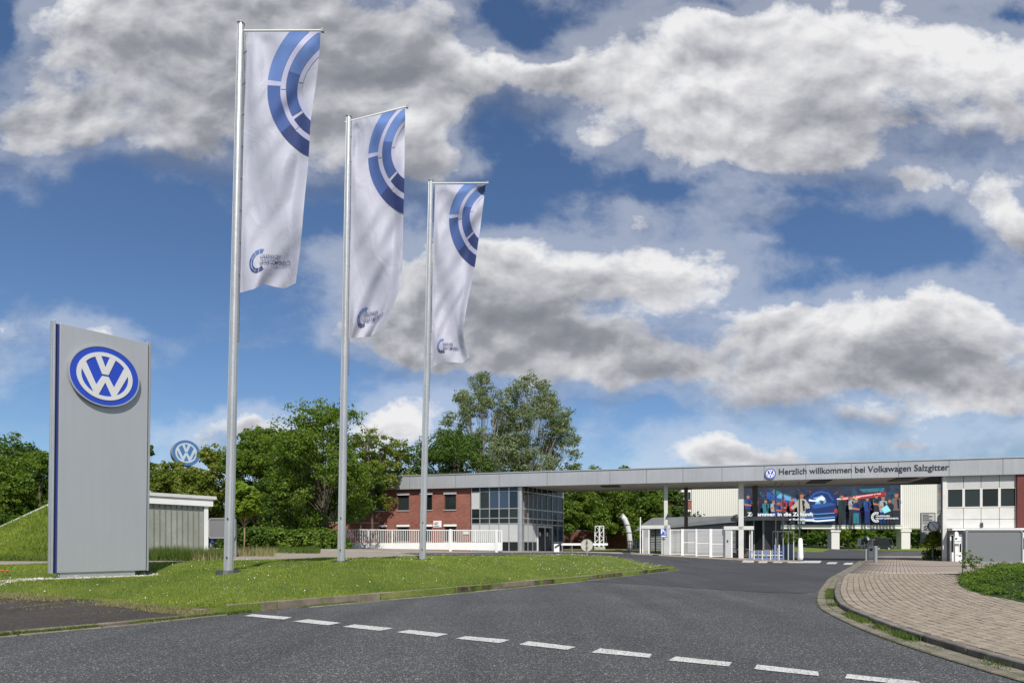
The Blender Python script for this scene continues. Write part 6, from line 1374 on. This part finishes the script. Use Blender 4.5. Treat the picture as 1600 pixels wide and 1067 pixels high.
# woods closing the far distance, one mass
def mass(name, label, boxes, leaf, mat, per_m2, z0=0.2, cl=.9):
    Cs = []
    for (x0, x1, y0, y1, h) in boxes:
        n = int((x1-x0)*(h)*per_m2); X_ = rng.uniform(x0, x1, n); t_ = (X_-x0)/(x1-x0); Y_ = y0+(y1-y0)*t_+rng.uniform(-1.5, 1.5, n); hh = h*(.82+.18*np.sin(X_*.35+x0)*np.cos(X_*.13)); Cs.append(np.c_[X_, Y_, z0+hh*rng.random(n)**.8])
    C = np.concatenate(Cs); V = leaves(C, np.full(len(C), cl), 9, leaf, rng); return obj(name, npmesh(name, V, 4, mat), mat, kind='stuff', label=label)
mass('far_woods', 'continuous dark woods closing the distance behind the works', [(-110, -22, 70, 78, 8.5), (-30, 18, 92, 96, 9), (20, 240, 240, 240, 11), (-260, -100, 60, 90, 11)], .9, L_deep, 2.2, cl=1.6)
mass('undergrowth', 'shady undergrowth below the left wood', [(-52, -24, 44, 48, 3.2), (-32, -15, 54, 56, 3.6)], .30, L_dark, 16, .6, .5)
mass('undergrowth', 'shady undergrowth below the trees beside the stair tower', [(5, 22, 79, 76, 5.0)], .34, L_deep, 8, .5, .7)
# young tree with stake-like thin trunk
T('young_tree', 'slender young lime green tree with a thin pale trunk right of the tallest pole', 381, 33, 752, 46, 1.7, mat=leafmat('leaf_young', [(.14,.22,.02), (.22,.31,.03), (.30,.38,.05)], .5), seed=50, n_lobes=24, clumps=24, per=26, leaf=.14, lobe=.42, trunk=.035, bark=pmat('bark_tan', (.30, .20, .11), .8))
# hedges and shrubs
def shrub(name, label, cat, pts, h, rw, n, leaf, mat, z=None, per=14, group=None):
    """clipped or loose shrub mass: clumps along plan points, heights h"""
    r = rng; P = np.array(pts, float); i = r.integers(0, len(P), n); X_ = P[i, 0]+r.normal(0, rw, n); Y_ = P[i, 1]+r.normal(0, rw, n); g = Zt(X_, Y_) if z is None else np.full(n, z)
    hh = h*(1-.35*((X_-P[i, 0])**2+(Y_-P[i, 1])**2)/(4*rw*rw+1e-6)).clip(.35, 1)
    C = np.c_[X_, Y_, g+hh*r.random(n)**.55]; root = thing(name, label, cat, (P[:, 0].mean(), P[:, 1].mean(), float(g.mean())), group)
    V = leaves(C, np.full(n, leaf*1.6), per, leaf, r, up=.5, flat=.9); obj('foliage', npmesh('foliage', V, 4, mat, root.location), mat, root)
    m = MB()
    for q in P[::max(1, len(P)//6)]:
        z0 = zt(*q[:2]) if z is None else z
        for _ in range(3): m.tube([(q[0], q[1], z0-.05), (q[0]+r.normal(0, rw*.5), q[1]+r.normal(0, rw*.5), z0+h*.8)], [.02, .008], 4, cap=False)
    obj('stems', m, M_bark, root); return root
def line(p0, p1, n): return [(p0[0]+(p1[0]-p0[0])*k/(n-1), p0[1]+(p1[1]-p0[1])*k/(n-1)) for k in range(n)]
shrub('hedge', 'row of low rounded shrubs in front of the low brick wall', 'hedge', line((PX(432, 39), 39), (PX(514, 39.6), 39.6), 10), 1.2, .36, 620, .16, L_hedge)
shrub('shrub', 'dark shrub at the left end of the sliding gate', 'shrub', line((PX(520, 41), 41), (PX(536, 41), 41), 3), .7, .3, 90, .14, L_dark)
shrub('shrub', 'green shrub behind the young tree', 'shrub', line((PX(366, 37), 37), (PX(398, 37), 37), 4), 1.35, .4, 200, .15, L_dark)
shrub('shrub', 'wide loose shrub left of the row of rounded shrubs', 'shrub', line((PX(400, 38), 38), (PX(432, 38.6), 38.6), 4), 1.3, .5, 240, .15, L_hedge)
shrub('potted_bush', 'round glossy bush in front of the clock and rules board', 'bush', [(PX(1459, 42.9), 42.9)], 1.2, .28, 130, .11, L_lime, z=.85)
shrub('shrub', 'dark low shrub under the round bush by the gatehouse', 'shrub', [(PX(1455, 44), 44), (PX(1461, 44), 44)], .7, .25, 50, .13, L_mid, z=.1)
# clipped ground-cover bed on the right
hp = [G0(1496, 914, .09), G0(1512, 921, .09), G0(1540, 930, .09), G0(1600, 942, .09), G0(1760, 968, .09)]
hedge_poly = [(p.x, p.y) for p in hp]+[(26, 13), (26, 23), (17, 22.6), G0(1500, 899, .09)[:2]]
n = 5200; X_ = rng.uniform(8, 26, n); Y_ = rng.uniform(8, 24, n); k = inpoly(X_, Y_, hedge_poly); X_, Y_ = X_[k], Y_[k]
sd_ = np.full(len(X_), 9.)
for a, b in zip(hedge_poly, hedge_poly[1:]+hedge_poly[:1]): sd_ = np.minimum(sd_, np.abs(sdist(X_, Y_, np.array([a, b]))))
hb = thing('ground_cover_bed', 'bed of clipped bright green ground cover at the right edge of the brick pavement', 'hedge', (14, 17, .09))
hgt = .38*sm(sd_/1.3)+.06; C = np.c_[X_, Y_, .09+hgt*(.72+.38*rng.random(len(X_)))+.05*np.sin(X_*2.3)*np.cos(Y_*1.9)]
V = leaves(C, np.full(len(C), .15), 44, .043, rng, up=1.1, flat=.6); obj('foliage', npmesh('foliage', V, 4, L_hedge, hb.location), L_hedge, hb)
def Zhed(x, y):
    s = np.full(x.shape, 9.)
    for a, b in zip(hedge_poly, hedge_poly[1:]+hedge_poly[:1]): s = np.minimum(s, np.abs(sdist(x, y, np.array([a, b]))))
    return .09+.29*sm(s/1.3)
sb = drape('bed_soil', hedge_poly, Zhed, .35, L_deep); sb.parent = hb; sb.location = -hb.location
m = MB(); r = np.random.default_rng(5); P = W(1507, 900, 22); Vt = []
for k in range(18):
    a = Vector((P.x+r.normal(0, .15), P.y-.6+r.normal(0, .15), .2)); b = a+Vector((r.normal(-.1, .2), r.normal(0, .2), r.uniform(.3, .75))); m.tube([a, b], [.008, .003], 3, cap=False); Vt.append(b); Vt.append(a.lerp(b, .7))
wt = thing('tall_weed', 'loose tall weed shooting up around the left post of the grey board', 'weed', (P.x, P.y-.6, .1)); obj('stems', m, L_hedge, wt); V = leaves(np.array([tuple(v) for v in Vt]), np.full(len(Vt), .09), 7, .06, r); obj('foliage', npmesh('foliage', V, 4, L_hedge, wt.location), L_hedge, wt)
# rough grass and weeds behind the path
def tufts(poly, n, h0, h1, w, mat, label, name='rough_grass'):
    o = blades(n, poly, lambda x, y: np.clip(.35+.5*np.sin(x*1.7)*np.cos(y*1.3)+.3, .05, 1), h0, h1, w, Zback, name, mat, lean=.3); o['label'] = label
def strip2(pa, pb, d0, d1): return [(PX(pa, d0), d0), (PX(pb, d0), d0), (PX(pb, d1), d1), (PX(pa, d1), d1)]
tufts(strip2(225, 356, 22.4, 24.5), 15000, .15, .5, .012, M_weed, 'rough green grass along the back of the path below the shelter')
tufts(strip2(300, 352, 22.2, 24.0), 2000, .12, .36, .012, M_straw, 'dry straw coloured tall grass by the shelter post')
tufts(strip2(366, 430, 29, 35), 3500, .12, .4, .014, M_straw, 'tall flowering dry grass around the young tree')
tufts(strip2(366, 500, 33, 37), 9000, .08, .25, .02, M_weed, 'rough grass in front of the row of shrubs')
tufts(strip2(-40, 90, 21.6, 24), 9000, .06, .2, .014, M_weed, 'grass along the foot of the left bank')
# grass bank on the left with a pale coping
db = 24.5
prof_px = [(-60, 850), (0, 822.5), (73, 789), (150, 752), (205, 752), (232, 768)]
crest = [(PX(px, db+3), db+3, ZP(py, db+3)-.05) for px, py in prof_px]; foot = [(PX(px-14, db-2.4), db-2.4, .62) for px, py in prof_px]
nU, nV = 60, 14; cr = np.array(crest); ft = np.array(foot); tt = np.linspace(0, 1, len(cr)); us = np.linspace(0, 1, nU)
m = MB(); vs = []
for j in range(nV+1):
    for u in us:
        a = np.array([np.interp(u, tt, ft[:, k]) for k in range(3)]); b = np.array([np.interp(u, tt, cr[:, k]) for k in range(3)]); v = j/nV; p = a+(b-a)*v; p[2] = a[2]+(b[2]-a[2])*sm(v*.5+.0)*2 if v < 1 else b[2]; p[2] += .05*math.sin(p[0]*2.1+v*5)*math.sin(v*3.14)
        vs.append(tuple(p))
fs = [(j*nU+i, j*nU+i+1, (j+1)*nU+i+1, (j+1)*nU+i) for j in range(nV) for i in range(nU-1)]; m.add(vs, fs)
m.add([crest[0], crest[-1], (crest[-1][0], crest[-1][1]+5, .6), (crest[0][0], crest[0][1]+5, .6)]+crest[1:-1], []) 
bank = obj('grass_bank', m, M_soil, kind='structure', smooth=True)
ba_ = np.array(vs).reshape(nV+1, nU, 3); n = 60000; a_ = rng.random(n)*(nU-1.001); b_ = rng.random(n)**1.0*(nV-.001); i_, j_ = a_.astype(int), b_.astype(int); fa, fb_2 = (a_-i_)[:, None], (b_-j_)[:, None]
P = (ba_[j_, i_]*(1-fa)+ba_[j_, i_+1]*fa)*(1-fb_2)+(ba_[j_+1, i_]*(1-fa)+ba_[j_+1, i_+1]*fa)*fb_2
h = rng.uniform(.05, .14, n); al = rng.uniform(0, 6.28, n); dx_ = np.c_[np.cos(al), np.sin(al)]*.013; ll = rng.normal(0, .04, (n, 2))
V = np.stack([np.c_[P[:, :2]-dx_, P[:, 2]-.01], np.c_[P[:, :2]+dx_, P[:, 2]-.01], np.c_[P[:, :2]+ll, P[:, 2]+h]], 1).reshape(-1, 3)
obj('bank_grass', npmesh('bank_grass', V, 3, M_grass), M_grass, kind='stuff', label='thick grass covering the sloping bank left of the pylon')
cw = thing('bank_coping', 'thin pale metal coping running up the edge of the grass bank', 'coping', (crest[1][0], crest[1][1], 1)); m = MB()
for a, b in zip(crest[:-1], crest[1:]):
    a, b = Vector(a), Vector(b); m.hexa([a+Vector((0, .06, -.7)), b+Vector((0, .06, -.7)), b+Vector((0, .22, -.7)), a+Vector((0, .22, -.7)), a+Vector((0, -.02, .06)), b+Vector((0, -.02, .06)), b+Vector((0, .24, .06)), a+Vector((0, .24, .06))])
obj('coping_strip', m, M_dirty, cw)
# shelter
s0, s1 = (PX(222, 24.3), 24.3), (PX(331, 26.6), 26.6); fs_, Ls = frame2(s0, s1); sh = thing('shelter', 'small shelter with a white edged flat roof and grey green glazed panels', 'shelter', (s0[0], s0[1], .62))
zr0, zr1 = ZP(770, 24.5), ZP(775.5, 26.6); zz = (zr0+zr1)/2; 
m = MB(); m.box(-1.0, Ls+.12, -.15, 2.6, zz-.13, zz, fs_); obj('roof', m, M_dirty, sh); m = MB(); m.box(-1.0, Ls, -.10, .02, zz-.42, zz-.14, fs_); m.box(Ls-.06, Ls, .02, 2.4, zz-.42, zz-.14, fs_); obj('fascia', m, M_white, sh)
M_gp = pmat('wired_glass', (.27, .28, .235), .22, 0, .25, 1.2); M_gp.node_tree.nodes['Principled BSDF'].inputs['Specular IOR Level'].default_value = .7
npn = 15; L0, L1 = -.9, Ls-.34
for k in range(npn):
    a = L0+(L1-L0)*k/npn; b = L0+(L1-L0)*(k+1)/npn; m = MB(); m.box(a+.008, b-.008, .03, .055, .62, zz-.43, fs_); obj('glass_panel', m, M_gp, sh)
    m = MB(); m.box(b-.010, b+.010, .0, .05, .62, zz-.43, fs_); obj('glazing_bar', m, pmat('bar_grey', (.17, .18, .17), .5), sh)
m = MB(); m.box(Ls-.34, Ls-.17, -.03, .12, .5, zz-.42, fs_); obj('post', m, M_white, sh); m = MB(); m.box(Ls-.30, Ls-.17, 2.2, 2.32, .5, zz-.42, fs_); obj('post', m, M_white, sh)
m = MB(); m.box(Ls*.55, L1, .12, .5, 1.25, 1.3, fs_); obj('bench', m, M_midgrey, sh); m = MB(); m.box(-.9, L1, 2.2, 2.25, .62, zz-.43, fs_); obj('rear_panel', m, M_gp, sh)
board(326, 368, 809.5, 841.5, 29.0, 'notice_board', 'small blank grey board half hidden behind the tallest pole', (.04, .96), .62)
dW = 28.0; xw = PX(332, dW); bs = thing('way_sign', 'small round blue way sign with white figure by the shelter post', 'sign', (xw, dW, .64)); fW = Fr((xw, dW, ZP(846.5, dW)))
m = MB(); m.disc(fW, .115, 0, .012, 24); obj('disc', m, M_blue, bs); m = MB(); m.disc(fW, .035, -.008, -.001, 10, cx=-.01, cz=.045); m.box(-.06, .05, -.008, -.001, -.05, .01, fW); obj('symbol', m, M_white, bs); m = MB(); m.tube([(xw, dW+.03, .6), (xw, dW+.03, ZP(846, dW))], .016, 6); obj('post', m, M_dirty, bs)
# poppies
for px, py, lab in ((11, 893, 'red poppy at the left edge of the lawn, the fuller one'), (3, 889.5, 'red poppy half cut by the left picture edge')):
    d = 15.5; x = PX(px, d); z = zl(x, d); po = thing('poppy', lab, 'flower', (x, d, z)); r = np.random.default_rng(3)
    V = leaves(np.array([[x, d, z+.13]]), np.array([.035]), 10, .04, r); mt = flat('poppy_red', (.55, .05, .02)); obj('petals', npmesh('petals', V, 4, mt, po.location), mt, po); m = MB(); m.tube([(x, d, z), (x, d, z+.12)], .004, 4); obj('stem', m, L_hedge, po)
